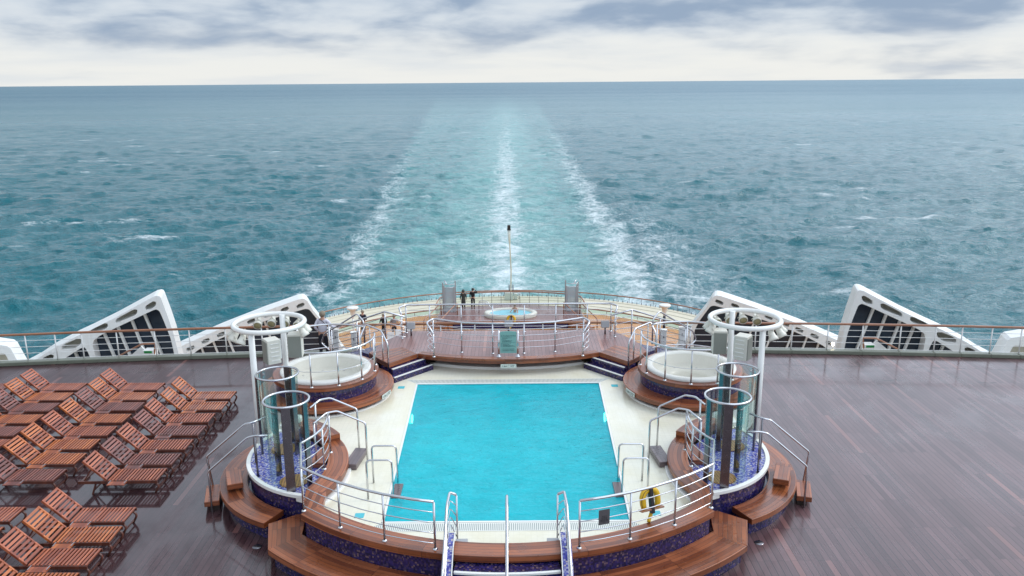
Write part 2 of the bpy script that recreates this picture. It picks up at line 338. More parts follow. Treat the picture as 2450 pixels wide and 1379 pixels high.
def sea_mat():
    g = mat('sea_water')
    pos = g.n('ShaderNodeNewGeometry').outputs['Position']
    x, y, z = g.xyz(pos)
    flat = g.cmb(x, y, 0.0)
    # --- wake: two ragged foam edges, a churned middle, milky turquoise between
    wob = g.m('MULTIPLY', g.m('SUBTRACT', g.noise(flat, 0.03, 4.0, 0.6), 0.5), 16.0)
    xl = g.m('SUBTRACT', -20.5, g.m('MULTIPLY', y, 0.077)); xr = g.m('ADD', 21.5, g.m('MULTIPLY', y, 0.018))
    dl = g.m('SUBTRACT', g.m('ADD', x, wob), xl); dr = g.m('SUBTRACT', xr, g.m('ADD', x, g.m('MULTIPLY', wob, -0.8)))
    dc = g.m('ABSOLUTE', g.m('ADD', x, g.m('ADD', g.m('MULTIPLY', wob, 0.5), g.m('MULTIPLY', y, 0.006))))
    def band(dv, wd, soft): return g.m('MULTIPLY', g.ss(dv, -wd, -wd + soft), g.ss(dv, wd + soft, wd * 0.3))
    far = g.ss(y, 900.0, 150.0)
    fade = g.ss(y, 1100.0, 250.0)
    e_l = g.m('MULTIPLY', band(dl, 5.5, 8.0), g.ss(y, 800.0, 120.0, 0.14, 0.70))
    e_r = g.m('MULTIPLY', band(dr, 6.0, 8.0), g.ss(y, 850.0, 120.0, 0.18, 0.82))
    out_r = g.m('MULTIPLY', g.m('MULTIPLY', g.ss(dr, -30.0, -4.0), g.ss(dr, 4.0, -4.0)), g.ss(y, 330.0, 150.0, 0.0, 0.66))
    out_l = g.m('MULTIPLY', g.m('MULTIPLY', g.ss(dl, -14.0, -3.0), g.ss(dl, 3.0, -3.0)), g.ss(y, 230.0, 120.0, 0.0, 0.62))
    mid = g.m('MULTIPLY', g.ss(dc, 12.0, 0.0), g.ss(y, 1000.0, 150.0, 0.34, 0.80))
    chur = g.m('MULTIPLY', g.ss(dc, 24.0, 8.0), g.ss(y, 420.0, 110.0, 0.06, 0.52))
    dens = g.m('MAXIMUM', g.m('MAXIMUM', g.m('MAXIMUM', e_l, e_r), g.m('MAXIMUM', mid, chur)), g.m('MAXIMUM', out_r, out_l))
    inside = g.m('MULTIPLY', g.ss(dl, -3.0, 6.0), g.ss(dr, -3.0, 6.0))
    # --- foam lace: warped cell edges broken up by noise
    warp = g.n('ShaderNodeTexNoise', None, Vector=flat, Scale=0.22, Detail=3.0).outputs['Color']
    wv = g.n('ShaderNodeVectorMath', {'operation': 'MULTIPLY_ADD'}, i0=warp, i1=(7.0, 7.0, 0.0), i2=g.scl(flat, (1.0, 0.55, 1.0))).outputs[0]
    vo = g.n('ShaderNodeTexVoronoi', {'feature': 'DISTANCE_TO_EDGE'}, Vector=wv, Scale=0.42).outputs[0]
    lace = g.ss(vo, 0.16, 0.0)
    fn = g.noise(g.scl(flat, (0.62, 0.80, 1.0)), 0.36, 6.0, 0.70, 0.6)
    fine = g.noise(g.scl(flat, (0.8, 1.0, 1.0)), 1.9, 5.0, 0.72, 0.4)
    tex = g.m('ADD', g.m('ADD', g.m('MULTIPLY', fn, 0.66), g.m('MULTIPLY', lace, 0.07)), g.m('MULTIPLY', fine, 0.36))
    foam = g.m('MULTIPLY', g.ss(g.m('ADD', tex, g.m('MULTIPLY', dens, 0.46)), 0.72, 1.12), g.ss(dens, 0.02, 0.30))
    # --- a few whitecaps on the open sea, on the crests
    cap = g.m('MULTIPLY', g.ss(g.noise(g.scl(flat, (0.4, 1.0, 1.0)), 0.11, 6.0, 0.68, 0.3), 0.57, 0.66), g.ss(g.m('ADD', z, 24.0), -0.1, 0.5))
    cap = g.m('MULTIPLY', cap, g.ss(g.noise(flat, 0.016, 2.0), 0.44, 0.62))
    foam = g.m('MAXIMUM', foam, g.m('MULTIPLY', cap, g.ss(fine, 0.30, 0.6, 0.1, 0.85)))
    # --- body colour
    sw = g.noise(g.scl(flat, (0.6, 1.0, 1.0)), 0.02, 4.0, 0.55)
    deep = g.mix(sw, (0.004, 0.096, 0.125), (0.008, 0.140, 0.164))
    crest = g.mix(g.ss(g.m('ADD', z, 24.0), 0.2, 1.3, 0.0, 0.5), deep, (0.012, 0.12, 0.14))
    milk = g.m('MULTIPLY', g.m('MULTIPLY', inside, g.ss(g.m('ADD', fn, g.m('MULTIPLY', g.ss(dc, 26.0, 4.0), 0.22)), 0.30, 0.80, 0.18, 1.0)), g.ss(y, 2400.0, 150.0, 0.0, 1.0))
    body = g.mix(g.m('MULTIPLY', milk, 0.92), crest, (0.16, 0.37, 0.36))
    def ridge(v): return g.m('SUBTRACT', 1.0, g.m('ABSOLUTE', g.m('SUBTRACT', g.m('MULTIPLY', v, 2.0), 1.0)))
    h1 = ridge(g.noise(g.scl(flat, (0.6, 1.0, 1.0)), 0.85, 5.0, 0.62, 0.4))
    h2 = ridge(g.noise(g.scl(flat, (0.45, 1.0, 1.0)), 0.20, 5.0, 0.55, 0.3))
    h3 = g.noise(flat, 3.2, 3.0, 0.6)
    hh = g.m('ADD', g.m('ADD', g.m('MULTIPLY', h1, 0.62), g.m('MULTIPLY', h2, 1.7)), g.m('MULTIPLY', h3, 0.22))
    bp = g.n('ShaderNodeBump', None, Strength=0.72, Distance=0.85, Height=hh)
    # unresolved chop far out: rougher surface, so the mean slope mirrors the higher, darker cloud
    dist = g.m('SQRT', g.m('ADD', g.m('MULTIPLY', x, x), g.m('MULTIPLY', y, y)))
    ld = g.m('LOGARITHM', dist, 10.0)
    rg = g.ss(ld, 2.1, 3.4, 0.09, 0.34)
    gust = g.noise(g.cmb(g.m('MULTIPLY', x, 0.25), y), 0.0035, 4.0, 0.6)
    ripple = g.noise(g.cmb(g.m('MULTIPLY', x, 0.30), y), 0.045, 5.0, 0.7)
    spec_dab = g.noise(g.cmb(g.m('MULTIPLY', x, 0.42), g.m('MULTIPLY', y, 0.8)), 0.22, 6.0, 0.68, 0.2)
    spec_blot = g.noise(g.cmb(g.m('MULTIPLY', x, 0.40), g.m('MULTIPLY', y, 0.5)), 0.055, 6.0, 0.72, 0.2)
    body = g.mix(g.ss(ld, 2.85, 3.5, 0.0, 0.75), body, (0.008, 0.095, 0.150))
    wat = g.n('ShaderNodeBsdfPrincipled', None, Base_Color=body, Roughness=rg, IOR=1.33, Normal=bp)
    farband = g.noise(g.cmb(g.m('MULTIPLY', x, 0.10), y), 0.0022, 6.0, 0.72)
    patchy = g.m('MULTIPLY', g.m('MULTIPLY', g.ss(gust, 0.35, 0.65, 0.80, 1.15), g.ss(farband, 0.36, 0.62, 0.62, 1.22)), g.m('MULTIPLY', g.m('MULTIPLY', g.ss(ripple, 0.36, 0.62, 0.75, 1.12), g.ss(spec_dab, 0.395, 0.475, 0.32, 1.12)), g.ss(spec_blot, 0.37, 0.46, 0.62, 1.08)))  # noise paints dull specular dabs, standing in for wave faces mirroring less sky
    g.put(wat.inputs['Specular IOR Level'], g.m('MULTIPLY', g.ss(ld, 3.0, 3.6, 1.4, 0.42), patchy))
    fo = g.n('ShaderNodeBsdfDiffuse', None, Color=(0.80, 0.84, 0.85), Normal=bp)
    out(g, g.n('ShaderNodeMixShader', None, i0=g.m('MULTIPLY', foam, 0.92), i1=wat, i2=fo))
sea_mat()

# ------------------------------------------------------------------ geometry helpers
ORG = {}
def thing(name, label, cat, loc=(0, 0, 0), group=None, kind=None):
    o = bpy.data.objects.new(name, None); COL.objects.link(o); o.location = loc; o.empty_display_size = 0.2
    ORG[o.name] = Vector(loc); tag(o, label, cat, group, kind); return o
def tag(o, label=None, cat=None, group=None, kind=None):
    if label: o['label'] = label
    if cat: o['category'] = cat
    if group: o['group'] = group
    if kind: o['kind'] = kind
    return o
def lerp(a, b, t): return a + (b - a) * t
def fillet(pts, r, n=4, closed=False):
    pts = [Vector(p) for p in pts]; res = [pts[0]]
    for i in range(1, len(pts) - 1):
        a, b, c = pts[i - 1], pts[i], pts[i + 1]
        u, v = a - b, c - b; la, lc = u.length, v.length
        if la < 1e-5 or lc < 1e-5: continue
        k = min(r, la * 0.45, lc * 0.45); p, s = b + u / la * k, b + v / lc * k
        for j in range(n + 1):
            t = j / n; res.append((p * (1 - t) + b * t) * (1 - t) + (b * (1 - t) + s * t) * t)
    res.append(pts[-1]); return res
def chaikin(p, n=2, k=0.25):
    for _ in range(n):
        r = []
        for i in range(len(p)):
            a, b = p[i], p[(i + 1) % len(p)]
            r += [(a[0] * (1 - k) + b[0] * k, a[1] * (1 - k) + b[1] * k), (a[0] * k + b[0] * (1 - k), a[1] * k + b[1] * (1 - k))]
        p = r; k = 0.25
    return p
def arc(cx, cy, r, a0, a1, n=24, z=None):
    res = []
    for i in range(n + 1):
        a = R(lerp(a0, a1, i / n)); p = (cx + r * math.cos(a), cy + r * math.sin(a))
        res.append(p if z is None else (*p, z))
    return res

class MB:
    def __init__(s): s.v = []; s.f = []; s.uv = []; s.sm = []
    def add(s, vs, fs, uvs=None, smooth=False):
        o = len(s.v); s.v += [tuple(v) for v in vs]
        for i, f in enumerate(fs):
            s.f.append([o + k for k in f]); s.uv.append(uvs[i] if uvs else None); s.sm.append(smooth)
        return s
    def box(s, c, d, rz=0.0, ry=0.0, rx=0.0):
        M = Matrix.Translation(c) @ Matrix.Rotation(rz, 4, 'Z') @ Matrix.Rotation(ry, 4, 'Y') @ Matrix.Rotation(rx, 4, 'X')
        h = [x / 2 for x in d]
        vs = [M @ Vector((sx * h[0], sy * h[1], sz * h[2])) for sz in (-1, 1) for sy in (-1, 1) for sx in (-1, 1)]
        lc = [(sx * h[0] + 9, sy * h[1] + 9, sz * h[2] + 9) for sz in (-1, 1) for sy in (-1, 1) for sx in (-1, 1)]
        fs = [(0, 2, 3, 1), (4, 5, 7, 6), (0, 1, 5, 4), (2, 6, 7, 3), (0, 4, 6, 2), (1, 3, 7, 5)]
        ax = [(0, 1), (0, 1), (0, 2), (0, 2), (1, 2), (1, 2)]
        if d[1] > d[0]: ax = [(1, 0), (1, 0), (0, 2), (0, 2), (1, 2), (1, 2)]
        return s.add(vs, fs, [[(lc[k][a], lc[k][b]) for k in f] for f, (a, b) in zip(fs, ax)])
    def tube(s, pts, r, seg=8, closed=False, caps=True):
        P = [Vector(p) for p in pts]; n = len(P); vs = []; nrm = None
        for i in range(n):
            a = P[(i - 1) % n] if (closed or i > 0) else None; b = P[(i + 1) % n] if (closed or i < n - 1) else None
            t = ((P[i] - a).normalized() if a is not None else Vector()) + ((b - P[i]).normalized() if b is not None else Vector())
            if t.length < 1e-6: t = Vector((0, 0, 1))
            t.normalize()
            if nrm is None:
                nrm = Vector((0, 0, 1)) if abs(t.z) < 0.9 else Vector((0, 1, 0))
            nrm = (nrm - t * nrm.dot(t))
            nrm = nrm.normalized() if nrm.length > 1e-5 else t.orthogonal().normalized()
            bn = t.cross(nrm); rr = r[i] if isinstance(r, (list, tuple)) else r
            for k in range(seg):
                a2 = 2 * math.pi * k / seg; vs.append(P[i] + (nrm * math.cos(a2) + bn * math.sin(a2)) * rr)
        fs = []
        for i in range(n if closed else n - 1):
            j = (i + 1) % n
            for k in range(seg): fs.append((i * seg + k, i * seg + (k + 1) % seg, j * seg + (k + 1) % seg, j * seg + k))
        s.add(vs, fs, smooth=True)
        if caps and not closed:
            o = len(s.v) - len(vs); s.f += [[o + k for k in range(seg)][::-1], [o + (n - 1) * seg + k for k in range(seg)]]; s.uv += [None, None]; s.sm += [False, False]
        return s
    def bar(s, a, b, wd, th):
        a, b = Vector(a), Vector(b); t = (b - a).normalized(); u = Vector((0, 0, 1)) if abs(t.z) < 0.95 else Vector((0, 1, 0))
        sd = t.cross(u).normalized(); u = sd.cross(t)
        vs = [p + sd * x * wd / 2 + u * y * th / 2 for p in (a, b) for x, y in ((-1, -1), (1, -1), (1, 1), (-1, 1))]
        return s.add(vs, [(0, 3, 2, 1), (4, 5, 6, 7), (0, 1, 5, 4), (1, 2, 6, 5), (2, 3, 7, 6), (3, 0, 4, 7)])
    def lathe(s, prof, c, seg=32, a0=0.0, a1=360.0, sx=1.0, sy=1.0, smooth=True):
        full = abs(a1 - a0) > 359.9; n = seg if full else seg + 1; vs = []
        for i in range(n):
            a = R(lerp(a0, a1, i / seg))
            for r, z in prof: vs.append((c[0] + r * sx * math.cos(a), c[1] + r * sy * math.sin(a), c[2] + z))
        k = len(prof); fs = []
        for i in range(seg):
            j = (i + 1) % n
            for q2 in range(k - 1): fs.append((i * k + q2, j * k + q2, j * k + q2 + 1, i * k + q2 + 1))
        return s.add(vs, fs, smooth=smooth)
    def slab(s, c, r0, r1, z0, z1, a0=0.0, a1=360.0, n=48):
        """ring sector, solid, uv in metres"""
        full = abs(a1 - a0) > 359.9; vs = []
        for i in range(n + 1):
            a = R(lerp(a0, a1, i / n)); ca, sa = math.cos(a), math.sin(a)
            for r, z in ((r0, z0), (r1, z0), (r1, z1), (r0, z1)): vs.append((c[0] + r * ca, c[1] + r * sa, z))
        fs = []; uv = []; rm = (r0 + r1) / 2
        for i in range(n):
            o, p = i * 4, i * 4 + 4; u0, u1 = R(lerp(a0, a1, i / n)) * rm + 50, R(lerp(a0, a1, (i + 1) / n)) * rm + 50
            for k in range(4):
                l = (k + 1) % 4; fs.append((o + k, o + l, p + l, p + k))
                va, vb = [(r0, r1), (z0 + 3, z1 + 3), (r1, r0), (z1 + 3, z0 + 3)][k]
                uv.append([(u0, va), (u0, vb), (u1, vb), (u1, va)])
        if not full:
            e = n * 4; fs += [(0, 3, 2, 1), (e, e + 1, e + 2, e + 3)]
            uv += [[(r0, z0), (r0, z1), (r1, z1), (r1, z0)], [(r0, z0), (r1, z0), (r1, z1), (r0, z1)]]
        return s.add(vs, fs, uv)
    def prism(s, poly, z0, z1, along=None):
        """solid from a simple convex-ish outline; uv runs along the given direction"""
        n = len(poly); al = Vector(along or (1, 0)).normalized(); pe = Vector((-al.y, al.x))
        vs = [(*p, z0) for p in poly] + [(*p, z1) for p in poly]
        U = [((Vector(p).dot(al) + 50), (Vector(p).dot(pe) + 50)) for p in poly]
        s.add(vs, [tuple(range(n))[::-1], tuple(range(n, 2 * n))], [U[::-1], U])
        o = len(s.v) - 2 * n; L = 0.0
        for i in range(n):
            j = (i + 1) % n; ln = (Vector(poly[j]) - Vector(poly[i])).length
            s.f.append([o + i, o + j, o + n + j, o + n + i]); s.uv.append([(L, z0 + 3), (L + ln, z0 + 3), (L + ln, z1 + 3), (L, z1 + 3)]); s.sm.append(False); L += ln
        return s
    def build(s, name, mt, parent=None, bevel=0.0, recalc=True):
        org = ORG[parent.name] if parent else Vector()
        me = bpy.data.meshes.new(name)
        me.from_pydata([(v[0] - org.x, v[1] - org.y, v[2] - org.z) for v in s.v], [], s.f)
        me.polygons.foreach_set('use_smooth', s.sm)
        if any(u for u in s.uv):
            ul = me.uv_layers.new(name='UVMap'); i = 0
            for f, u in zip(s.f, s.uv):
                for k in range(len(f)):
                    if u: ul.data[i].uv = u[k]
                    i += 1
        if recalc:
            b = bmesh.new(); b.from_mesh(me); bmesh.ops.recalc_face_normals(b, faces=b.faces); b.to_mesh(me); b.free()
        me.materials.append(MATS[mt] if isinstance(mt, str) else mt)
        o = bpy.data.objects.new(name, me); COL.objects.link(o)
        if parent: o.parent = parent; ORG[o.name] = org
        else: ORG[o.name] = Vector()
        if bevel:
            bm_ = o.modifiers.new('bevel', 'BEVEL'); bm_.width = bevel; bm_.segments = 2; bm_.limit_method = 'ANGLE'; bm_.angle_limit = R(40)
        return o

def poly_solid(outer, holes, d0, d1, mapf, name, mt, parent=None, bev=0.0):
    """outline with openings, given real thickness d0..d1; mapf(u, v, d) -> world point"""
    cu = bpy.data.curves.new('outline', 'CURVE'); cu.dimensions = '2D'; cu.fill_mode = 'BOTH'; cu.extrude = 0.5
    for pl in [outer] + holes:
        sp = cu.splines.new('POLY'); sp.points.add(len(pl) - 1); sp.use_cyclic_u = True
        for p, c in zip(sp.points, pl): p.co = (c[0], c[1], 0, 1)
    ob = bpy.data.objects.new('outline', cu); COL.objects.link(ob)
    me = bpy.data.meshes.new_from_object(ob.evaluated_get(bpy.context.evaluated_depsgraph_get()))
    b = MB()
    b.add([mapf(v.co.x, v.co.y, lerp(d0, d1, v.co.z + 0.5)) for v in me.vertices], [list(p.vertices) for p in me.polygons])
    bpy.data.objects.remove(ob); bpy.data.curves.remove(cu); bpy.data.meshes.remove(me)
    o = b.build(name, mt, parent, recalc=False)
    bb = bmesh.new(); bb.from_mesh(o.data); bmesh.ops.remove_doubles(bb, verts=bb.verts, dist=0.0005); bmesh.ops.recalc_face_normals(bb, faces=bb.faces); bb.to_mesh(o.data); bb.free()
    if bev:
        md = o.modifiers.new('bevel', 'BEVEL'); md.width = bev; md.segments = 2; md.limit_method = 'ANGLE'; md.angle_limit = R(50)
    return o
FLAT = lambda u, v, d: (u, v, d)

def text(txt, size, mt, parent, M, name='lettering', thick=0.002):
    cu = bpy.data.curves.new('t', 'FONT'); cu.body = txt; cu.size = size; cu.align_x = 'CENTER'; cu.align_y = 'CENTER'; cu.extrude = thick
    ob = bpy.data.objects.new('t', cu); COL.objects.link(ob)
    me = bpy.data.meshes.new_from_object(ob.evaluated_get(bpy.context.evaluated_depsgraph_get()))
    bpy.data.objects.remove(ob); bpy.data.curves.remove(cu)
    me.transform(M); me.transform(Matrix.Translation(-ORG[parent.name])); me.materials.clear(); me.materials.append(MATS[mt])
    o = bpy.data.objects.new(name, me); COL.objects.link(o); o.parent = parent; ORG[o.name] = ORG[parent.name]; return o

def railing(name, label, group, keys, posts, nbars=4, hr=0.026, br=0.011, pr=0.02, mt='steel', hmt=None, fil=0.12, low=0.14, feet=True, seg=10):
    """keys: (x, y, base z, top z) along the run; posts: indices or (x,y,zb,zt)"""
    o = thing(name, label, 'railing', (keys[0][0], keys[0][1], keys[0][2]), group)
    MB().tube(fillet([(k[0], k[1], k[3]) for k in keys], fil), hr, seg).build('handrail', hmt or mt, o)
    for p in posts:
        k = keys[p] if isinstance(p, int) else p
        b = MB().tube([(k[0], k[1], k[2]), (k[0], k[1], k[3] - hr * 0.5)], pr, seg)
        if feet: b.lathe([(pr * 2.4, 0.0), (pr * 2.4, 0.012), (pr * 1.2, 0.03)], (k[0], k[1], k[2]), 12)
        b.build('post', mt, o)
    for n in range(nbars):
        t = low + (1 - low) * n / nbars
        MB().tube(fillet([(k[0], k[1], lerp(k[2], k[3], t)) for k in keys], fil), br, 6).build('rail_bar', mt, o)
    return o

# ------------------------------------------------------------------ sea: displaced sheet, denser close to the ship
def sea():
    NA, NR = 1000, 700
    h = 33.7
    ang = np.linspace(-R(57), R(57), NA)
    dep = np.concatenate([np.linspace(R(52), R(20), 60)[:-1], np.linspace(R(20), R(0.05), NR - 59)])
    rad = h / np.tan(dep)
    step = np.abs(np.gradient(rad))
    A, Rr = np.meshgrid(ang, rad)
    X = (Rr * np.sin(A)).astype(np.float64); Y = Rr * np.cos(A); St = np.repeat(step[:, None], NA, 1)
    Z = np.zeros_like(X); DX = np.zeros_like(X); DY = np.zeros_like(X)
    rng = np.random.default_rng(11)
    for i in range(54):
        L = 1.8 * (30 / 1.8) ** (i / 53.0)
        th = R(rng.normal(-80, 38)); k = 2 * np.pi / L
        a = 0.0175 * L ** 0.78 * rng.uniform(0.6, 1.3) * (1.0 if L < 16 else 0.7)
        kx, ky = k * np.cos(th), k * np.sin(th); ph = rng.uniform(0, 6.283)
        f = np.clip((L / (1.5 * np.maximum(St, Rr * (ang[1] - ang[0]))) - 0.7) / 0.8, 0, 1)
        arg = kx * X + ky * Y + ph
        grp = 0.65 + 0.6 * np.sin((kx * X * 0.11 - ky * Y * 0.08) + ph * 3)
        aa = a * f * grp
        Z += aa * np.cos(arg); DX -= 1.1 * aa * np.cos(th) * np.sin(arg); DY -= 1.1 * aa * np.sin(th) * np.sin(arg)
    wake = np.exp(-(X / 20.0) ** 2) * np.clip(1.3 - Y / 500.0, 0, 1)
    Z *= 1 - 0.35 * wake
    co = np.stack([X + DX, Y + DY, Z], -1).reshape(-1, 3).astype(np.float32)
    idx = np.arange(NA * NR).reshape(NR, NA)
    F = np.stack([idx[:-1, :-1], idx[:-1, 1:], idx[1:, 1:], idx[1:, :-1]], -1).reshape(-1, 4)[:, ::-1]
    me = bpy.data.meshes.new('sea'); me.vertices.add(len(co)); me.vertices.foreach_set('co', co.ravel())
    me.loops.add(F.size); me.loops.foreach_set('vertex_index', F.ravel().astype(np.int32))
    me.polygons.add(len(F)); me.polygons.foreach_set('loop_start', np.arange(0, F.size, 4, dtype=np.int32))
    me.update(calc_edges=True); me.polygons.foreach_set('use_smooth', np.ones(len(F), dtype=bool))
    me.materials.append(MATS['sea_water'])
    o = bpy.data.objects.new('sea', me); COL.objects.link(o); o.location.z = -24.0
    tag(o, kind='structure')
sea()

# ------------------------------------------------------------------ ship: hull, decks
EDGE = lambda x: 29.15 - 0.0033 * x * x
front = [(x, EDGE(x)) for x in np.linspace(21, -21, 43)]
hole = [(-3.0, 15.3), (3.0, 15.3), (3.0, 24.4), (-3.0, 24.4)]
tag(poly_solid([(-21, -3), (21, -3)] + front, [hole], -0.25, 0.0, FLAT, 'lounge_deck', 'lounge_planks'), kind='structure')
b = MB()
b.prism([(-20.5, -3), (20.5, -3), (20.5, 27.2), (-20.5, 27.2)], -24.5, -0.3)
b.prism([(-20.6, 27.0), (20.6, 27.0), (20.6, 51.8)] + arc(0, 51.8, 20.6, 2, 178, 48) + [(-20.6, 51.8)], -24.6, -9.35)
tag(b.build('ship_hull', 'hull_white'), kind='structure')
b = MB(); b.slab((0, 51.8), 15.6, 20.7, -9.35, -9.1, 0, 180, 64)
tag(b.build('stern_deck', 'cream_paint'), kind='structure')
b = MB(); b.prism([(-16.4, 29.2), (16.4, 29.2), (16.4, 49.6)] + arc(0, 49.6, 16.4, 1, 179, 40) + [(-16.4, 49.6)], -9.2, -8.6)
tag(b.build('aft_deck', 'ochre_planks'), kind='structure')
# grooves and stanchion dots of the stern deck as one light-weight rail fixture
b = MB()
for rr in (17.2, 18.2, 19.2, 20.1): b.slab((0, 51.8), rr, rr + 0.05, -9.1, -9.07, 8, 172, 64)
tag(b.build('deck_seam', 'pocket_beige'), kind='structure')

# outer stern rail
o = thing('stern_railing', 'long curved stern rail with brown cap above the sea', 'railing', (0, 73, -9.9))
MB().tube(arc(0, 51.8, 21.15, 4, 176, 90, -8.72), 0.055, 8).build('handrail', 'varnish_rail', o)
for i in range(46):
    a = R(20 + i * 140 / 45.0)
    MB().tube([(21.0 * math.cos(a), 51.8 + 21.0 * math.sin(a), -9.75), (21.13 * math.cos(a), 51.8 + 21.13 * math.sin(a), -8.75)], 0.02, 5).build('post', 'dark_steel', o)
b = MB()
for i in range(120):
    a = R(18 + i * 144 / 119.0); b.lathe([(0.035, 0.0), (0.035, 0.16), (0.0, 0.17)], (20.6 * math.cos(a), 51.8 + 20.6 * math.sin(a), -9.1), 5)
b.build('cleat_row', 'dark_steel', o)['kind'] = 'stuff'

# glass windbreak round the ochre deck
o = thing('glass_windbreak', 'curved green glass windbreak with brown cap round the ochre deck', 'windbreak', (0, 66, -8.6))
GA = [(25 + i * 130 / 14.0) for i in range(15)]
for a0, a1 in zip(GA[:-1], GA[1:]):
    b = MB(); b.slab((0, 49.6), 16.55, 16.59, -8.6, -8.32, a0 + 0.15, a1 - 0.15, 6); b.build('glass_pane', 'edge_glass', o)
MB().tube(arc(0, 49.6, 16.57, 22, 158, 60, -8.28), 0.05, 8).build('handrail', 'varnish_rail', o)
for a in GA: MB().tube([(16.57 * math.cos(R(a)), 49.6 + 16.57 * math.sin(R(a)), -8.6), (16.57 * math.cos(R(a)), 49.6 + 16.57 * math.sin(R(a)), -8.30)], 0.025, 6).build('post', 'dark_steel', o)

# lounge deck edge: gutter kerb + white rail with varnished cap
for s, sd in ((-1, 'left'), (1, 'right')):
    kx = [20.5, 18.18, 17.2, 16.2, 15.3, 14.1, 12.78, 11.57, 10.3, 9.0, 7.7, 6.4, 5.1, 3.8, 2.5, 1.25, 0.02]
    b = MB()
    for a, c in zip(kx[:-1], kx[1:]): b.prism([(s * a, EDGE(a) - 0.16), (s * a, EDGE(a) + 0.10), (s * c, EDGE(c) + 0.10), (s * c, EDGE(c) - 0.16)], 0.0, 0.14)
    tag(b.build('deck_kerb', 'gutter_green', bevel=0.02), kind='structure')
    railing('deck_railing', f'white deck edge rail with long varnished brown cap on the {sd} side', 'deck edge railings',
            [(s * a, EDGE(a) - 0.02, 0.14, 1.12) for a in kx], list(range(0, len(kx))), 4, 0.045, 0.010, 0.024, 'white_paint', 'varnish_rail', fil=0.05, low=0.05, feet=False)

# ------------------------------------------------------------------ pool
o = thing('swimming_pool', 'turquoise swimming pool with wet cream tiled surround', 'swimming pool', (0, 19.7, 0))
PC = [(-2.62, 15.65), (2.58, 15.65), (2.78, 23.85), (-2.80, 23.85)]
def gr(p, k): return [(x + (k if x > 0 else -k), y + (k if y > 20 else -k)) for x, y in p]
sur = [p for p in arc(0, 20.35, 6.05, 270 - 40, 270 + 40, 24)] + [(4.15, 16.4), (4.0, 17.6), (4.35, 19.2), (5.1, 20.3), (6.2, 20.4), (6.2, 22.0), (4.5, 24.2), (3.2, 25.6), (2.2, 26.0)] + \
      [(-2.2, 26.0), (-3.2, 25.6), (-4.5, 24.2), (-6.2, 22.0), (-6.2, 20.4), (-5.1, 20.3), (-4.35, 19.2), (-4.0, 17.6), (-4.15, 16.4)]
poly_solid(sur, [gr(PC, 0.03)], 0.02, 0.75, FLAT, 'pool_surround', 'pool_tile', o)
b = MB(); P = PC
bot = [(x, y, -0.85) for x, y in P]; top = [(x, y, 0.752) for x, y in P]
b.add(bot + top, [(0, 1, 2, 3), (0, 4, 5, 1), (1, 5, 6, 2), (2, 6, 7, 3), (3, 7, 4, 0)]); b.build('basin', 'basin_tile', o, recalc=False)
b = MB(); W = gr(PC, -0.004); NX, NY = 90, 120; vs = []
for j in range(NY + 1):
    for i in range(NX + 1):
        a = Vector(W[0]).lerp(Vector(W[1]), i / NX); c = Vector(W[3]).lerp(Vector(W[2]), i / NX); p = a.lerp(c, j / NY)
        vs.append((p.x, p.y, 0.728 + 0.006 * math.sin(p.x * 3.1 + p.y * 1.7) + 0.005 * math.sin(p.y * 4.3 - p.x * 2.2 + 1.0)))
b.add(vs, [(j * (NX + 1) + i, j * (NX + 1) + i + 1, (j + 1) * (NX + 1) + i + 1, (j + 1) * (NX + 1) + i) for j in range(NY) for i in range(NX)], smooth=True)
b.build('water', 'pool_water', o, recalc=False)
IN, OU = gr(PC, 0.03), gr(PC, 0.37)
for i in range(4):
    j = (i + 1) % 4; a, c, e, f = Vector(IN[i]), Vector(IN[j]), Vector(OU[j]), Vector(OU[i]); L = (e - f).length
    b = MB(); b.add([(*a, 0.7545), (*c, 0.7545), (*e, 0.7545), (*f, 0.7545)], [(0, 3, 2, 1)], [[(0.34, 0), (0, 0.34), (L, 0.34), (L - 0.34, 0)]])
    b.build('overflow_grate', 'overflow_slots' if i in (0, 2) else 'pool_tile', o, recalc=False)
for i in range(4):   # raised lip between water and grate
    j = (i + 1) % 4; b = MB(); a, c = Vector(PC[i]), Vector(PC[j]); b.bar((*a, 0.752), (*c, 0.752), 0.05, 0.02); b.build('pool_lip', 'white_gelcoat', o)
for mx, my in ((-3.24, 23.57), (3.21, 23.58), (-3.16, 15.95), (3.16, 15.95)):
    b = MB(); b.box((mx, my, 0.7525), (0.2, 0.2, 0.006)); b.build('marker_tile', 'marker_tile', o)
for s in (-1, 1):
    b = MB(); b.lathe([(0.0, 0.0), (0.11, 0.0), (0.13, 0.03)], (0, 0, 0), 20)
    M = Matrix.Translation((s * 2.735, 21.75, 0.50)) @ Matrix.Rotation(-s * math.pi / 2, 4, 'Y')
    b.v = [tuple(M @ Vector(v)) for v in b.v]; b.build('pool_lamp', 'lamp_lit', o)

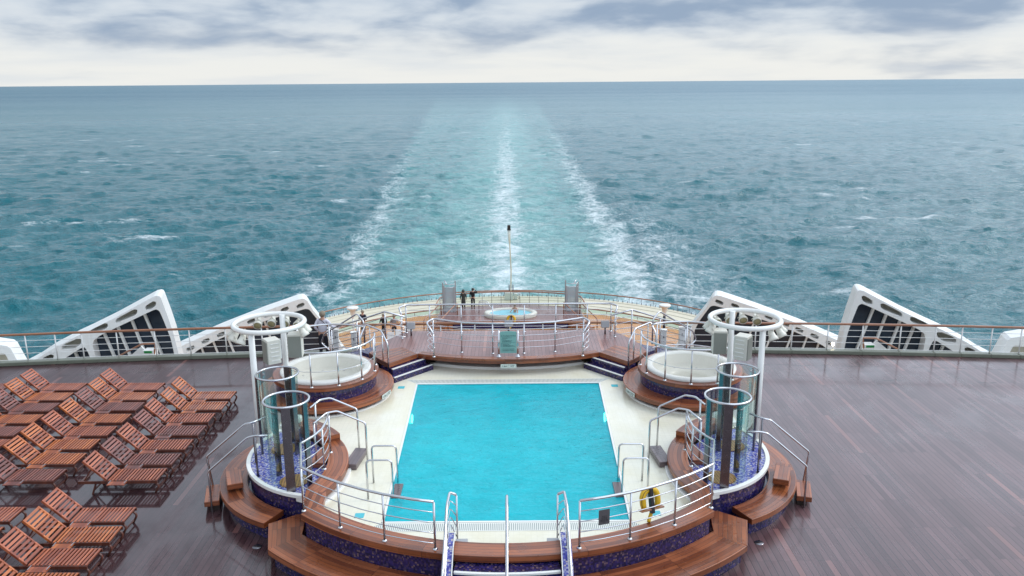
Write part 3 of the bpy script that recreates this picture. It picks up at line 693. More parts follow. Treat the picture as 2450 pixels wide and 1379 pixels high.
# front benches: coping, riser, lower bench
CP = (0, 20.35)
o = thing('teak_bench', 'curved two-tier teak bench with violet mosaic face in front of the pool', 'bench', (0, 14.2, 0))
HA = 42.2
b = MB(); b.slab(CP, 5.93, 6.42, 0.86, 1.0, 270 - HA, 270 + HA, 60)
for s in (-1, 1): b.prism([(s * x, y) for x, y in [(3.90, 15.86), (4.27, 15.55), (4.46, 16.66), (4.00, 16.62)]], 0.86, 0.9965, (0, 1))
b.build('coping', 'bench_teak', o, bevel=0.012)
for s in (-1, 1):
    a0, a1 = (270 - HA + .3, 258.5) if s < 0 else (281.5, 270 + HA - .3)
    b = MB(); b.slab(CP, 6.0, 6.33, 0.0, 0.86, a0, a1, 30)
    b.prism([(s * x, y) for x, y in [(4.0, 15.8), (4.25, 15.68), (4.36, 16.75), (4.06, 16.7)]], 0.0, 0.86); b.build('mosaic_riser', 'mosaic_dark', o)
    a0, a1 = (270 - 43.3, 259.6) if s < 0 else (280.4, 270 + 43.3)
    b = MB(); b.slab(CP, 6.335, 7.15, 0.31, 0.45, a0, a1, 30)
    b.build('seat', 'bench_teak', o, bevel=0.012)
    b = MB(); b.slab(CP, 6.5, 7.02, 0.0, 0.31, a0, a1, 30); b.prism([(s * x, y) for x, y in [(4.4, 15.6), (4.8, 15.22), (5.06, 16.05), (4.6, 16.45)]], 0.0, 0.31); b.build('mosaic_riser', 'mosaic_dark', o)
    b = MB(); b.prism([(s * x, y) for x, y in [(4.33, 15.62), (4.91, 15.15), (5.19, 16.17), (4.67, 16.56), (4.46, 16.6)]], 0.312, 0.452, (0.25 * s, 1)); b.build('corner_seat', 'bench_teak', o, bevel=0.012)

# front stair
o = thing('pool_stair', 'short mosaic stair with white nosings up to the pool', 'stairs', (0, 13.3, 0))
zt = 1.0; yy = 13.93
for i in range(5):
    zt -= 0.167; rr = 20.35 - yy
    b = MB(); b.slab(CP, 6.0 + 0.0, rr + 0.32, 0.0 if i == 4 else zt - 0.167, zt, 270 - math.degrees(math.asin(1.02 / (rr + .32))), 270 + math.degrees(math.asin(1.02 / (rr + .32))), 16); b.build('tread', 'mosaic_dark', o)
    hw = math.degrees(math.asin(1.0 / (rr + .32)))
    b = MB(); b.slab(CP, rr + 0.265, rr + 0.325, zt - 0.035, zt + 0.006, 270 - hw, 270 + hw, 16); b.build('nosing', 'white_gelcoat', o)
    yy -= 0.30
for s in (-1, 1):
    pts = [(14.66, 1.09), (14.1, 1.09), (12.25, 0.20), (12.25, 0.0), (14.66, 0.0)]
    vs = [(s * x, y, z) for x in (1.04, 1.23) for y, z in pts]; n = 5
    b = MB(); b.add(vs, [tuple(range(5)), tuple(range(5, 10))[::-1]] + [(i, i + 5, (i + 1) % 5 + 5, (i + 1) % 5) for i in range(5)]); b.build('cheek_wall', 'mosaic_floor', o, bevel=0.008)
    b = MB()
    for p, r_ in zip(pts[:2], pts[1:3]): b.bar((s * 1.03, *p), (s * 1.03, *r_), 0.02, 0.03)
    b.build('edge_trim', 'white_gelcoat', o)
    b = MB(); b.box((s * 0.90, 14.62, 0.85), (0.24, 0.14, 0.18)); b.build('end_block', 'grey_box', o, bevel=0.01)
for s, sd in ((-1, 'left'), (1, 'right')):
    k = [(s * 0.99, 14.74, 0.75, 1.86), (s * 1.12, 14.76, 1.09, 1.91), (s * 1.14, 14.28, 1.09, 1.90), (s * 1.14, 13.2, 0.66, 1.36), (s * 1.14, 12.3, 0.22, 0.95)]
    railing('stair_railing', f'sloping steel stair rail on the {sd} mosaic cheek of the front stair', 'front stair rails', k, [0, (s * 1.14, 14.1, 1.09, 1.78), 3, 4], 4, 0.026, 0.010, 0.018, fil=0.06, low=0.15)
o = thing('stair_railing', 'single straight steel handrail up the middle of the front stair', 'railing', (0, 14.6, 0.75), 'front stair rails')
MB().tube(fillet([(0, 14.66, 1.0), (0, 14.66, 1.9), (0, 14.25, 1.9), (0, 13.1, 1.3), (0, 12.3, 0.95), (0, 12.3, 0.0)], 0.08), 0.03, 10).build('handrail', 'steel', o)
MB().tube([(0, 13.3, 0.5), (0, 13.3, 1.4)], 0.02, 8).build('post', 'steel', o)

# pool-edge railings + shower arc
for s, sd in ((-1, 'left'), (1, 'right')):
    run = [(4.30, 18.54), (4.255, 18.1), (4.26, 17.65), (4.37, 17.26), (4.56, 16.88), (4.27, 15.72)]
    run += [(6.29 * math.cos(R(a)), 20.35 + 6.29 * math.sin(R(a))) for a in (309, 306, 302.4, 297, 292.4, 287, 282.7)]
    keys = [(s * x, y, 1.0, 2.0) for x, y in run]
    ex = 'with grey notice and yellow buoy' if s > 0 else 'without any notice or buoy'
    railing('pool_railing', f'curved steel railing on the front pool bench, {sd} half, {ex}', 'pool bench railings', keys, [0, 2, 5, (s * 3.37, 15.04, 1.0, 2.0), (s * 2.40, 14.53, 1.0, 2.0), 12], 4, 0.027, 0.0115, 0.022, fil=0.05, low=0.12)

# pool ladders
for s, sd in ((-1, 'left'), (1, 'right')):
    o = thing('pool_ladder', f'pair of hooped steel grab rails with teak step at the {sd} pool edge', 'pool ladder', (s * 3.1, 17.0, 0.75), 'pool ladders')
    for yb, yt in ((16.66, 16.80), (17.42, 17.54)):
        MB().tube(fillet([(s * 3.09, yb, 0.76), (s * 3.12, yt, 1.62), (s * 2.56, yt, 1.62), (s * 2.53, yb + 0.05, 0.25)], 0.09), 0.022, 10).build('grab_rail', 'steel', o)
    for i, z in enumerate((0.735, 0.45)):
        b = MB(); b.box((s * (2.50 - 0.02 * i), 17.05, z), (0.20, 0.66, 0.045)); b.build('step', 'grey_teak', o, bevel=0.006)

# ------------------------------------------------------------------ shower terraces, tubs, towers (mirrored pairs)
def inB(p, r): return math.hypot(p[0] - 3.95, p[1] - 18.95) <= r
def inC(p, r): return math.hypot(p[0] - 6.75, p[1] - 17.72) <= r
for s, sd in ((-1, 'left'), (1, 'right')):
    mr = lambda pl: [(s * x, y) for x, y in pl]
    an = lambda a0, a1: (a0, a1) if s > 0 else (180 - a1, 180 - a0)
    cB, cC, cT = (s * 3.95, 18.95), (s * 6.75, 17.72), (s * 5.37, 23.1)
    # --- shower terrace
    o = thing('shower_terrace', f'raised blue mosaic shower terrace with teak benches {sd} of the pool', 'terrace', (s * 5.2, 18.3, 0), 'shower terraces')
    lens = [p for p in arc(3.95, 18.95, 2.36, 0, 360, 180) if inC(p, 2.5)] + [p for p in arc(6.75, 17.72, 2.5, 0, 360, 180) if inB(p, 2.36)]
    cx, cy = sum(p[0] for p in lens) / len(lens), sum(p[1] for p in lens) / len(lens)
    lens.sort(key=lambda p: math.atan2(p[1] - cy, p[0] - cx))
    b = MB(); b.prism(mr(lens), 0.82, 0.855); b.build('mosaic_floor', 'mosaic_floor', o)
    b = MB(); b.prism(mr(lens), 0.0, 0.82); b.build('mosaic_wall', 'mosaic_dark', o)
    b = MB(); b.slab(cB, 2.33, 2.43, 0.80, 0.885, *an(-76, 32), 50); b.build('white_rim', 'white_gelcoat', o, bevel=0.01)
    b = MB(); b.slab(cB, 2.43, 3.07, 0.31, 0.45, *an(-64, 62), 50); b.build('seat', 'bench_teak', o, bevel=0.012)
    b = MB(); b.slab(cB, 2.2, 2.93, 0.0, 0.31, *an(-63, 61), 50); b.build('mosaic_riser', 'mosaic_dark', o)
    b = MB(); b.slab(cC, 2.5, 2.985, 0.86, 1.0, *an(148, 204.2), 40); b.build('coping', 'bench_teak', o, bevel=0.012)
    b = MB(); b.slab(cC, 2.5, 2.985, 0.95, 1.16, *an(120, 148), 20); b.build('raised_coping', 'bench_teak', o, bevel=0.012)
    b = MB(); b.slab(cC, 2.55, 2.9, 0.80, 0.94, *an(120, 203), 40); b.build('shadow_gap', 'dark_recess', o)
    b = MB(); b.slab(cC, 2.3, 3.04, 0.70, 0.80, *an(122, 207), 40); b.build('white_base', 'white_gelcoat', o, bevel=0.015)
    b = MB(); b.box((s * 3.70, 18.55, 0.83), (0.30, 0.92, 0.14), rz=s * 0.12); b.build('step', 'grey_teak', o, bevel=0.012)
    b = MB(); b.box((s * 4.50, 18.42, 0.93), (0.34, 0.86, 0.13), rz=s * 0.1); b.build('step', 'bench_teak', o, bevel=0.012)
    b = MB(); b.box((s * 6.52, 18.02, 0.60), (0.36, 0.90, 0.14), rz=-s * 0.38); b.build('step', 'bench_teak', o, bevel=0.012)
    b = MB(); b.box((s * 7.02, 17.92, 0.21), (0.34, 0.86, 0.13), rz=-s * 0.28); b.build('step', 'bench_teak', o, bevel=0.012)
    b = MB(); b.box((s * 6.98, 17.94, 0.07), (0.22, 0.7, 0.14), rz=-s * 0.28); b.build('step_riser', 'dark_recess', o)
    # --- handrails either side of the crossing stair
    for nm, pts, pp in (
        ('near', [(6.90, 17.48, 0.0), (6.95, 17.62, 0.98), (5.96, 17.57, 1.84), (5.80, 17.60, 1.87), (5.47, 17.60, 1.87)], (5.80, 17.60, 0.855, 1.86)),
        ('far', [(7.12, 18.30, 0.0), (7.27, 18.40, 0.98), (6.26, 18.34, 1.84), (6.08, 18.37, 1.87), (5.86, 18.68, 1.87)], (6.06, 18.32, 0.855, 1.86))):
        h = thing('stair_handrail', f'{"nearer" if nm == "near" else "farther"} bent steel handrail from the {sd} lounge deck up to the showers', 'handrail', (s * pts[0][0], pts[0][1], 0), 'shower stair handrails')
        MB().tube(fillet([(s * x, y, z) for x, y, z in pts], 0.06), 0.024, 10).build('handrail', 'steel', h)
        MB().tube([(s * pp[0], pp[1], pp[2]), (s * pp[0], pp[1], pp[3])], 0.024, 10).lathe([(0.05, 0), (0.05, 0.012)], (s * pp[0], pp[1], pp[2]), 12).build('post', 'dark_steel', h)
    for nm, pts, pp in (
        ('near', [(3.41, 18.50, 0.752), (3.45, 18.68, 1.70), (4.13, 18.72, 2.0), (4.36, 18.60, 2.0), (4.55, 18.05, 1.96)], (4.55, 18.1, 0.855, 1.96)),
        ('far', [(3.76, 19.32, 0.752), (3.82, 19.58, 1.70), (4.48, 19.58, 2.0), (4.71, 19.46, 2.0), (4.86, 19.02, 1.96)], (4.80, 19.3, 0.855, 1.98))):
        h = thing('stair_handrail', f'{"nearer" if nm == "near" else "farther"} bent steel handrail from the {sd} showers down to the cream pool surround', 'handrail', (s * pts[0][0], pts[0][1], 0.75), 'shower stair handrails')
        MB().tube(fillet([(s * x, y, z) for x, y, z in pts], 0.06), 0.024, 10).build('handrail', 'steel', h)
        MB().tube([(s * pp[0], pp[1], pp[2]), (s * pp[0], pp[1], pp[3])], 0.024, 10).lathe([(0.05, 0), (0.05, 0.012)], (s * pp[0], pp[1], pp[2]), 12).build('post', 'steel', h)
    # --- glass shower cylinders
    for nm, c, cols in (('front', (4.93, 17.32), (-102, 205, 40)), ('rear', (5.60, 19.03), (105, -25, -150))):
        h = thing('shower_cubicle', f'round glass shower with steel hoop, the {nm} one of the two on the {sd} terrace', 'shower', (s * c[0], c[1], 0.855), 'round glass showers')
        cc = (s * c[0], c[1])
        MB().tube(arc(*cc, 0.50, 0, 360, 48, 2.86)[:-1], 0.027, 10, closed=True).build('hoop', 'steel', h)
        b = MB()
        for j in range(2):
            a0, a1 = ((112, 250), (-78, 62))[j]; b.lathe([(0.475, 0.95), (0.475, 2.83)], (*cc, 0), 24, *an(a0, a1))
        b.build('glass_panel', 'shower_glass', h, recalc=False)
        for a in cols:
            a2 = R(a if s > 0 else 180 - a); wd = 0.20 if a in (-102, 105) else 0.14
            b = MB(); b.box((cc[0] + 0.5 * math.cos(a2), cc[1] + 0.5 * math.sin(a2), 1.86), (0.05, wd, 2.0), rz=a2); b.build('post', 'dark_steel', h, bevel=0.008)
        a2 = R(cols[0] if s > 0 else 180 - cols[0])
        MB().lathe([(0.0, 0.02), (0.05, 0.0), (0.06, 0.04), (0.0, 0.06)], (cc[0] + 0.36 * math.cos(a2), cc[1] + 0.36 * math.sin(a2), 2.55), 12).tube([(cc[0] + 0.48 * math.cos(a2), cc[1] + 0.48 * math.sin(a2), 2.6), (cc[0] + 0.36 * math.cos(a2), cc[1] + 0.36 * math.sin(a2), 2.6)], 0.012, 6).build('shower_head', 'steel', h)
        b = MB(); b.slab((cc[0] - s * 0.04, cc[1] + 0.02), 0.001, 0.33, 0.855, 0.875, 0, 360, 32); b.build('floor_grate', 'lattice_teak', h)
    # --- hot tub
    o = thing('hot_tub', f'round white hot tub on teak and mosaic tiers, {sd} behind the pool', 'hot tub', (s * 5.37, 23.1, 0), 'hot tubs behind the pool')
    b = MB(); b.slab(cT, 0.9, 1.87, 0.0, 0.80, 0, 360, 64); b.build('white_base', 'white_gelcoat', o, bevel=0.02)
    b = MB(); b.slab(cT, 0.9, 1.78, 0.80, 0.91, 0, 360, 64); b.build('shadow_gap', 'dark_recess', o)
    b = MB(); b.slab(cT, 1.40, 1.96, 0.905, 1.05, 0, 360, 64); b.build('lower_ring', 'bench_teak', o, bevel=0.015)
    b = MB(); b.slab(cT, 1.30, 1.45, 1.05, 1.385, 0, 360, 64); b.build('mosaic_riser', 'mosaic_dark', o)
    b = MB(); b.slab(cT, 1.22, 1.53, 1.38, 1.50, 0, 360, 64); b.build('upper_ring', 'bench_teak', o, bevel=0.015)
    b = MB(); b.lathe([(1.29, 1.49), (1.30, 1.545), (1.26, 1.575), (1.14, 1.575), (1.09, 1.54), (1.06, 1.25), (0.98, 1.20), (0.66, 1.18), (0.60, 1.10), (0.55, 0.85), (0.0, 0.83)], (*cT, 0), 64); b.build('tub_shell', 'tub_cream', o, recalc=False)
    b = MB(); b.lathe([(1.30, 1.495), (1.315, 1.56), (1.27, 1.60), (1.15, 1.60), (1.095, 1.565), (1.095, 1.50)], (*cT, 0), 64); b.build('rim', 'white_gelcoat', o, recalc=False)
    b = MB()
    for k in range(8):
        a = R(20 + 45 * k); b.lathe([(0.0, 0.012), (0.03, 0.01), (0.035, 0.0)], (cT[0] + 0.86 * math.cos(a), cT[1] + 0.86 * math.sin(a), 1.195), 10)
    b.build('water_jet', 'grey_box', o)
    b = MB(); b.lathe([(1.30, 1.615), (1.1, 1.61), (0.7, 1.565), (0.35, 1.525), (0.0, 1.52)], (*cT, 0), 48); b.build('safety_net', 'net_cord', o, recalc=False)
    b = MB(); aa = R(202 if s > 0 else -22)
    M = Matrix.Translation((cT[0] + 1.972 * math.cos(R(200 if s > 0 else -20)), cT[1] + 1.972 * math.sin(R(200 if s > 0 else -20)), 0.97)) @ Matrix.Rotation(R(200 if s > 0 else -20) + math.pi / 2, 4, 'Z') @ Matrix.Rotation(math.pi / 2, 4, 'X')
    b.box((0, 0, 0), (0.50, 0.12, 0.02)); b.v = [tuple(M @ Vector(v)) for v in b.v]; mk = b.build('depth_plate', 'sign_light', o)
    text('1.6m | 5\'2"', 0.10, 'sign_ink', mk, M @ Matrix.Translation((0, 0, 0.012)))
    # rails round the tub
    ks = [(cT[0] + 1.46 * math.cos(R(a)), cT[1] + 1.46 * math.sin(R(a)), 1.5, 2.5) for a in np.linspace(*(an(163, 310)), 21)]
    railing('tub_railing', f'curved steel rail along the front of the {sd} hot tub', 'hot tub rails', ks, [1, 5, 9, 13, 17, 20], 1, 0.028, 0.009, 0.022, fil=0.05, low=0.45)
    ks = [(cT[0] + 1.62 * math.cos(R(a)), cT[1] + 1.62 * math.sin(R(a)), 1.05, 2.42) for a in np.linspace(*(an(40, 125)), 13)]
    railing('tub_railing', f'curved steel rail along the back of the {sd} hot tub', 'hot tub rails', ks, [1, 6, 11], 1, 0.028, 0.018, 0.022, fil=0.05, low=0.45)
    h = thing('tub_handrail', f'looped steel handrail between the {sd} hot tub and the sign platform', 'handrail', (s * 3.72, 24.32, 1.05), 'looped tub handrails')
    MB().tube(fillet([(s * 3.72, 24.32, 1.05), (s * 3.70, 24.24, 1.92), (s * 3.95, 24.61, 2.24), (s * 4.54, 25.30, 2.24), (s * 4.66, 24.95, 1.95), (s * 4.66, 24.95, 1.25), (s * 4.5, 24.8, 1.1)], 0.1), 0.026, 10).build('handrail', 'steel', h)
    MB().tube([(s * 3.92, 24.62, 1.05), (s * 3.92, 24.62, 2.18)], 0.022, 10).build('post', 'steel', h)
    # --- light tower
    o = thing('light_tower', f'white ring of spotlights on two poles {sd} of the pool', 'light tower', (s * 6.05, 20.2, 0), 'spotlight towers')
    tc = (s * 6.05, 20.2)
    MB().tube(arc(*tc, 0.87, 0, 360, 64, 3.80)[:-1], 0.064, 12, closed=True).build('ring', 'white_gelcoat', o)
    MB().tube([(s * 6.27, 19.40, 0.45), (s * 6.27, 19.40, 3.80)], 0.075, 16).build('pole', 'white_paint', o)
    MB().tube([(s * 5.93, 20.98, 0.75), (s * 5.93, 20.98, 3.80)], 0.075, 16).build('pole', 'white_paint', o)
    for a in (30, 52, 79, 102, 125, 190, 212, 238, 352, 12):
        a2 = R(a if s < 0 else 180 - a)
        # world azimuth: the back lamps face the viewer, the outer ones point down and out
        px, py = tc[0] + 0.90 * math.cos(a2), tc[1] + 0.90 * math.sin(a2)
        back = math.sin(a2) > 0.55
        dirv = Vector((-0.15 * math.cos(a2), -0.92, -0.36)) if back else Vector((0.55 * math.cos(a2), 0.45 * math.sin(a2) - 0.1, -0.85))
        dirv.normalize(); ctr = Vector((px, py, 3.57))
        M = Matrix.Translation(ctr) @ dirv.to_track_quat('Z', 'Y').to_matrix().to_4x4()
        b = MB(); b.lathe([(0.0, -0.17), (0.05, -0.165), (0.075, -0.12), (0.085, -0.02), (0.115, 0.04), (0.12, 0.10), (0.10, 0.10)], (0, 0, 0), 16)
        b.box((0, 0, -0.19), (0.09, 0.07, 0.06)); b.v = [tuple(M @ Vector(v)) for v in b.v]
        b.tube([(px, py, 3.78), ctr + Vector((0.0, 0.0, 0.12)), ctr + (M.to_3x3() @ Vector((0.13, 0, 0.0)))], 0.014, 6).tube([ctr + Vector((0.0, 0.0, 0.12)), ctr + (M.to_3x3() @ Vector((-0.13, 0, 0.0)))], 0.014, 6)
        sp = b.build('spotlight', 'lamp_housing', o)
        b = MB(); b.lathe([(0.10, 0.085), (0.06, 0.098), (0.0, 0.10)], (0, 0, 0), 16); b.v = [tuple(M @ Vector(v)) for v in b.v]
        b.build('lens', 'lamp_glass' if back else 'lamp_dark', sp)
    # loudspeakers between the poles
    for nm, cxy, rz in (('outer', (6.02, 20.15), -0.95), ('inner', (5.54, 20.66), 0.10)):
        h = thing('loudspeaker', f'white loudspeaker box with grey grille on the {sd} light tower, {"beside the outer pole" if nm == "outer" else "nearer the pool"}', 'loudspeaker', (s * cxy[0], cxy[1], 3.0), 'tower loudspeakers')
        z3 = s * -1
        M = Matrix.Translation((s * cxy[0], cxy[1], 3.08)) @ Matrix.Rotation(-s * rz, 4, 'Z')
        b = MB(); b.box((0, 0.0, 0), (0.36, 0.34, 0.64)); b.v = [tuple(M @ Vector(v)) for v in b.v]; b.build('cabinet', 'speaker_white', h, bevel=0.02)
        b = MB(); b.box((0, -0.18, -0.02), (0.33, 0.025, 0.57)); b.v = [tuple(M @ Vector(v)) for v in b.v]; b.build('grille', 'speaker_grille', h, bevel=0.005)
        b = MB()
        for k in range(5): b.box((-s * 0.185 if nm == 'outer' else s * 0.185, 0.02, -0.22 + k * 0.11), (0.02, 0.22, 0.02))
        b.box((0, 0.19, 0.0), (0.06, 0.10, 0.5)); b.v = [tuple(M @ Vector(v)) for v in b.v]; b.build('bracket', 'white_paint', h)
    # small white base block between shower and tub
    h = thing('vent_cowl', f'small white vent cowl behind the {sd} rear shower', 'vent cowl', (s * 5.75, 20.75, 0.75), 'vent cowls')
    b = MB(); b.prism(mr([(5.45, 20.45), (6.1, 20.5), (6.1, 21.0), (5.5, 20.95)]), 0.75, 0.86); b.build('base', 'white_gelcoat', h, bevel=0.02)
    b = MB(); b.lathe([(0.10, 0.86), (0.16, 0.92), (0.16, 1.02), (0.05, 1.06), (0.0, 1.06)], (s * 5.66, 20.72, 0), 16); b.build('cap', 'white_paint', h)

# ------------------------------------------------------------------ sign platform behind the pool
o = thing('sign_platform', 'raised teak platform with curved front edge behind the pool', 'platform', (0, 26.2, 0))
fa = [(x, 31.63 - math.sqrt(6.98 ** 2 - x * x)) for x in np.linspace(-2.92, 2.92, 25)]
outl = fa + [(3.72, 24.33), (4.05, 24.75), (4.5, 25.4), (4.2, 26.6), (3.55, 27.8), (-3.55, 27.8), (-4.2, 26.6), (-4.5, 25.4), (-4.05, 24.75), (-3.72, 24.33)]
b = MB(); b.prism(outl, 1.12, 1.246); b.build('teak_top', 'platform_planks', o)
b = MB(); b.slab((0, 31.63), 6.70, 6.985, 1.095, 1.252, 270 - 24.7, 270 + 24.7, 40)
b.build('teak_edge', 'bench_teak', o, bevel=0.012)
for s in (-1, 1):
    b = MB(); b.prism([(s * x, y) for x, y in [(2.93, 25.27), (3.72, 24.33), (4.05, 24.75), (4.5, 25.4), (3.5, 26.0), (3.3, 25.75)]], 1.10, 1.254, (s * 0.65, -0.76)); b.build('side_step', 'bench_teak', o, bevel=0.012)
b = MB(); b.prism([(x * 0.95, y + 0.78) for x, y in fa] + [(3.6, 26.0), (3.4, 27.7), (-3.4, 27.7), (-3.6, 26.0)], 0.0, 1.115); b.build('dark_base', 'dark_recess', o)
b = MB(); b.slab((0, 31.63), 6.2, 6.56, 0.70, 0.84, 270 - 22, 270 + 22, 40); b.build('white_kerb', 'white_gelcoat', o, bevel=0.02)
for s in (-1, 1):
    for z0, z1, a, c in ((0.70, 0.92, (3.49, 23.95), (2.42, 25.16)), (0.90, 1.09, (3.58, 24.24), (2.66, 25.26))):
        a, c = Vector((s * a[0], a[1])), Vector((s * c[0], c[1])); dv = (c - a).normalized(); nv = Vector((s * 0.75, 0.66))
        b = MB(); b.prism([a, c, c + nv * 0.55, a + nv * 0.55], z0, z1); b.build('mosaic_step', 'mosaic_dark', o)
        b = MB(); b.bar((*(a + nv * 0.028), z1 - 0.002), (*(c + nv * 0.028), z1 - 0.002), 0.06, 0.022); b.build('nosing', 'white_gelcoat', o)
M = Matrix.Translation((0, 24.632, 1.02)) @ Matrix.Rotation(math.pi / 2, 4, 'X')
h = thing('depth_sign', 'white depth plate reading 1.6m and 5\'2" under the platform edge', 'sign', (0, 24.63, 0.95))
b = MB(); b.box((-0.125, 24.635, 1.03), (0.245, 0.02, 0.13)); b.box((0.125, 24.635, 1.03), (0.245, 0.02, 0.13)); b.build('plate', 'sign_light', h)
for tx, px in (('1.6m', -0.125), ("5'2\"", 0.125)): text(tx, 0.085, 'sign_ink', h, Matrix.Translation((px, 24.623, 1.03)) @ Matrix.Rotation(math.pi / 2, 4, 'X'))

# platform rails
k = [(2.36, 24.95, 1.25, 2.02), (2.62, 25.42, 1.25, 2.24), (2.45, 25.85, 1.25, 2.25), (1.5, 25.38, 1.25, 2.25), (0.5, 25.24, 1.25, 2.25), (0, 25.22, 1.25, 2.25)]
kk = [(-a, *r_) for a, *r_ in k] + k[-2::-1]
railing('platform_railing', 'steel railing along the front of the sign platform', 'sign platform rails', kk, [0, 2, 3, 4, 6, 7, 8, 10], 4, 0.030, 0.011, 0.022, fil=0.12, low=0.2)
kk = [(-3.62, 26.95, 1.25, 2.1), (-3.74, 27.25, 1.25, 2.25), (-3.55, 27.58, 1.25, 2.25)] + [(x, 27.6, 1.25, 2.25) for x in (-2.73, -1.64, -0.55, 0.55, 1.64, 2.73)] + [(3.55, 27.58, 1.25, 2.25), (3.74, 27.25, 1.25, 2.25), (3.62, 26.95, 1.25, 2.1)]
railing('platform_railing', 'straight steel railing along the back of the sign platform', 'sign platform rails', kk, [0, 2, 3, 4, 5, 6, 7, 8, 9, 11], 4, 0.030, 0.011, 0.022, fil=0.1, low=0.2)
for s, sd in ((-1, 'left'), (1, 'right')):
    kk = [(s * 3.45, 26.55, 1.25, 2.12), (s * 4.15, 26.75, 1.25, 2.25), (s * 5.3, 27.75, 0.65, 1.65), (s * 6.62, 28.85, 0.0, 1.0)]
    railing('stair_railing', f'steel stair rail with four bars running down {sd} from the sign platform', 'platform stair rails', kk, [1, 2, 3], 4, 0.028, 0.012, 0.022, fil=0.06, low=0.2)
    kk = [(s * 4.75, 26.1, 1.25, 2.15), (s * 5.6, 26.9, 0.75, 1.75), (s * 6.1, 27.3, 0.45, 1.45), (s * 6.1, 27.3, 0.05, 0.6)]
    h = thing('stair_railing', f'plain steel stair handrail on the tub side of the {sd} platform steps', 'railing', (s * 4.75, 26.1, 1.25), 'platform stair rails')
    MB().tube(fillet([(s * 4.75, 26.1, 1.25), (s * 4.75, 26.1, 2.1), (s * 5.0, 26.35, 2.3), (s * 6.4, 27.5, 1.25), (s * 6.55, 27.6, 0.9), (s * 6.1, 27.3, 0.62)], 0.1), 0.026, 10).build('handrail', 'steel', h)
    MB().tube([(s * 6.1, 27.3, 0.0), (s * 6.1, 27.3, 1.5)], 0.022, 8).build('post', 'steel', h)
    for i in range(5):
        b = MB(); b.prism([(s * x, y) for x, y in [(3.9 + .44 * i, 26.55 + .36 * i), (4.5 + .44 * i, 25.8 + .36 * i), (4.95 + .44 * i, 26.2 + .36 * i), (4.35 + .44 * i, 26.95 + .36 * i)]], 0.0, 1.04 - 0.21 * i)
        if i == 0: st = thing('side_stair', f'mosaic steps leading down {sd} from the sign platform to the deck rail', 'stairs', (s * 4.9, 26.9, 0), 'platform side stairs')
        b.build('step', 'mosaic_dark', st)

# notice board
h = thing('notice_board', 'pale green pool notice board on two steel posts', 'notice board', (0, 24.88, 1.25))
for sx in (-0.3, 0.3):
    b = MB().tube([(sx, 24.88, 1.25), (sx, 24.88, 2.12)], 0.028, 10); b.lathe([(0.03, 0), (0.0, 0.02)], (sx, 24.88, 2.12), 10); b.box((sx, 24.88, 1.262), (0.14, 0.10, 0.02)).lathe([(0.07, 0.02), (0.03, 0.10)], (sx, 24.88, 1.25), 12); b.build('post', 'steel', h)
bp_ = [(-0.262, 1.38)] + [(0.262, 1.38), (0.262, 2.07)] + [(0.262 * math.cos(t), 2.07 + 0.035 * math.sin(t)) for t in np.linspace(0.2, math.pi - 0.2, 9)] + [(-0.262, 2.07)]
poly_solid(bp_, [], 24.872, 24.888, lambda u, v, d: (u, d, v), 'board', 'sign_board', h)
RX = Matrix.Rotation(math.pi / 2, 4, 'X')
text('No Lifeguard on Duty', 0.046, 'sign_ink', h, Matrix.Translation((0.03, 24.868, 1.955)) @ RX)
b = MB(); b.add([(-0.235, 24.869, 1.94), (-0.195, 24.869, 1.94), (-0.215, 24.869, 1.975)], [(0, 1, 2)]); rnd = random.Random(3)
for zz, x0, L in [(1.915, -0.22, .25), (1.885, -0.19, .30), (1.865, -0.19, .17), (1.83, -0.21, .10), (1.80, -0.19, .32), (1.78, -0.19, .24), (1.76, -0.19, .28), (1.74, -0.19, .42), (1.70, -0.21, .26), (1.67, -0.18, .20), (1.65, -0.18, .24), (1.63, -0.18, .31), (1.61, -0.18, .36), (1.59, -0.18, .22)]:
    x = x0
    while x < x0 + L:
        wl = rnd.uniform(0.015, 0.05); b.box((x + wl / 2, 24.870, zz), (wl, 0.003, 0.008)); x += wl + 0.009
b.build('fine_print', 'sign_ink', h)
b = MB(); b.box((-0.225, 24.870, 1.65), (0.012, 0.003, 0.115)); b.build('side_mark', 'sign_ink_blue', h)
text('NOT SUITABLE FOR DIVING', 0.030, 'sign_ink', h, Matrix.Translation((0, 24.868, 1.515)) @ RX)
text('NO JUMPING IN THE POOL', 0.030, 'sign_ink', h, Matrix.Translation((0, 24.868, 1.465)) @ RX)

# grey deck floodlight boxes on the platform
for x, y, wh in ((-3.35, 27.25, 'at the left end of the platform'), (3.32, 27.25, 'at the right end of the platform'), (0.0, 27.42, 'right behind the notice board')):
    h = thing('floodlight_box', f'grey box floodlight on a short stem {wh}', 'floodlight', (x, y, 1.25), 'grey floodlights on the platform')
    b = MB(); b.box((x, y, 1.60), (0.28, 0.18, 0.24), rx=-0.25); b.build('housing', 'grey_box', h, bevel=0.02)
    MB().tube([(x, y, 1.25), (x, y, 1.5)], 0.03, 8).build('stem', 'dark_steel', h)

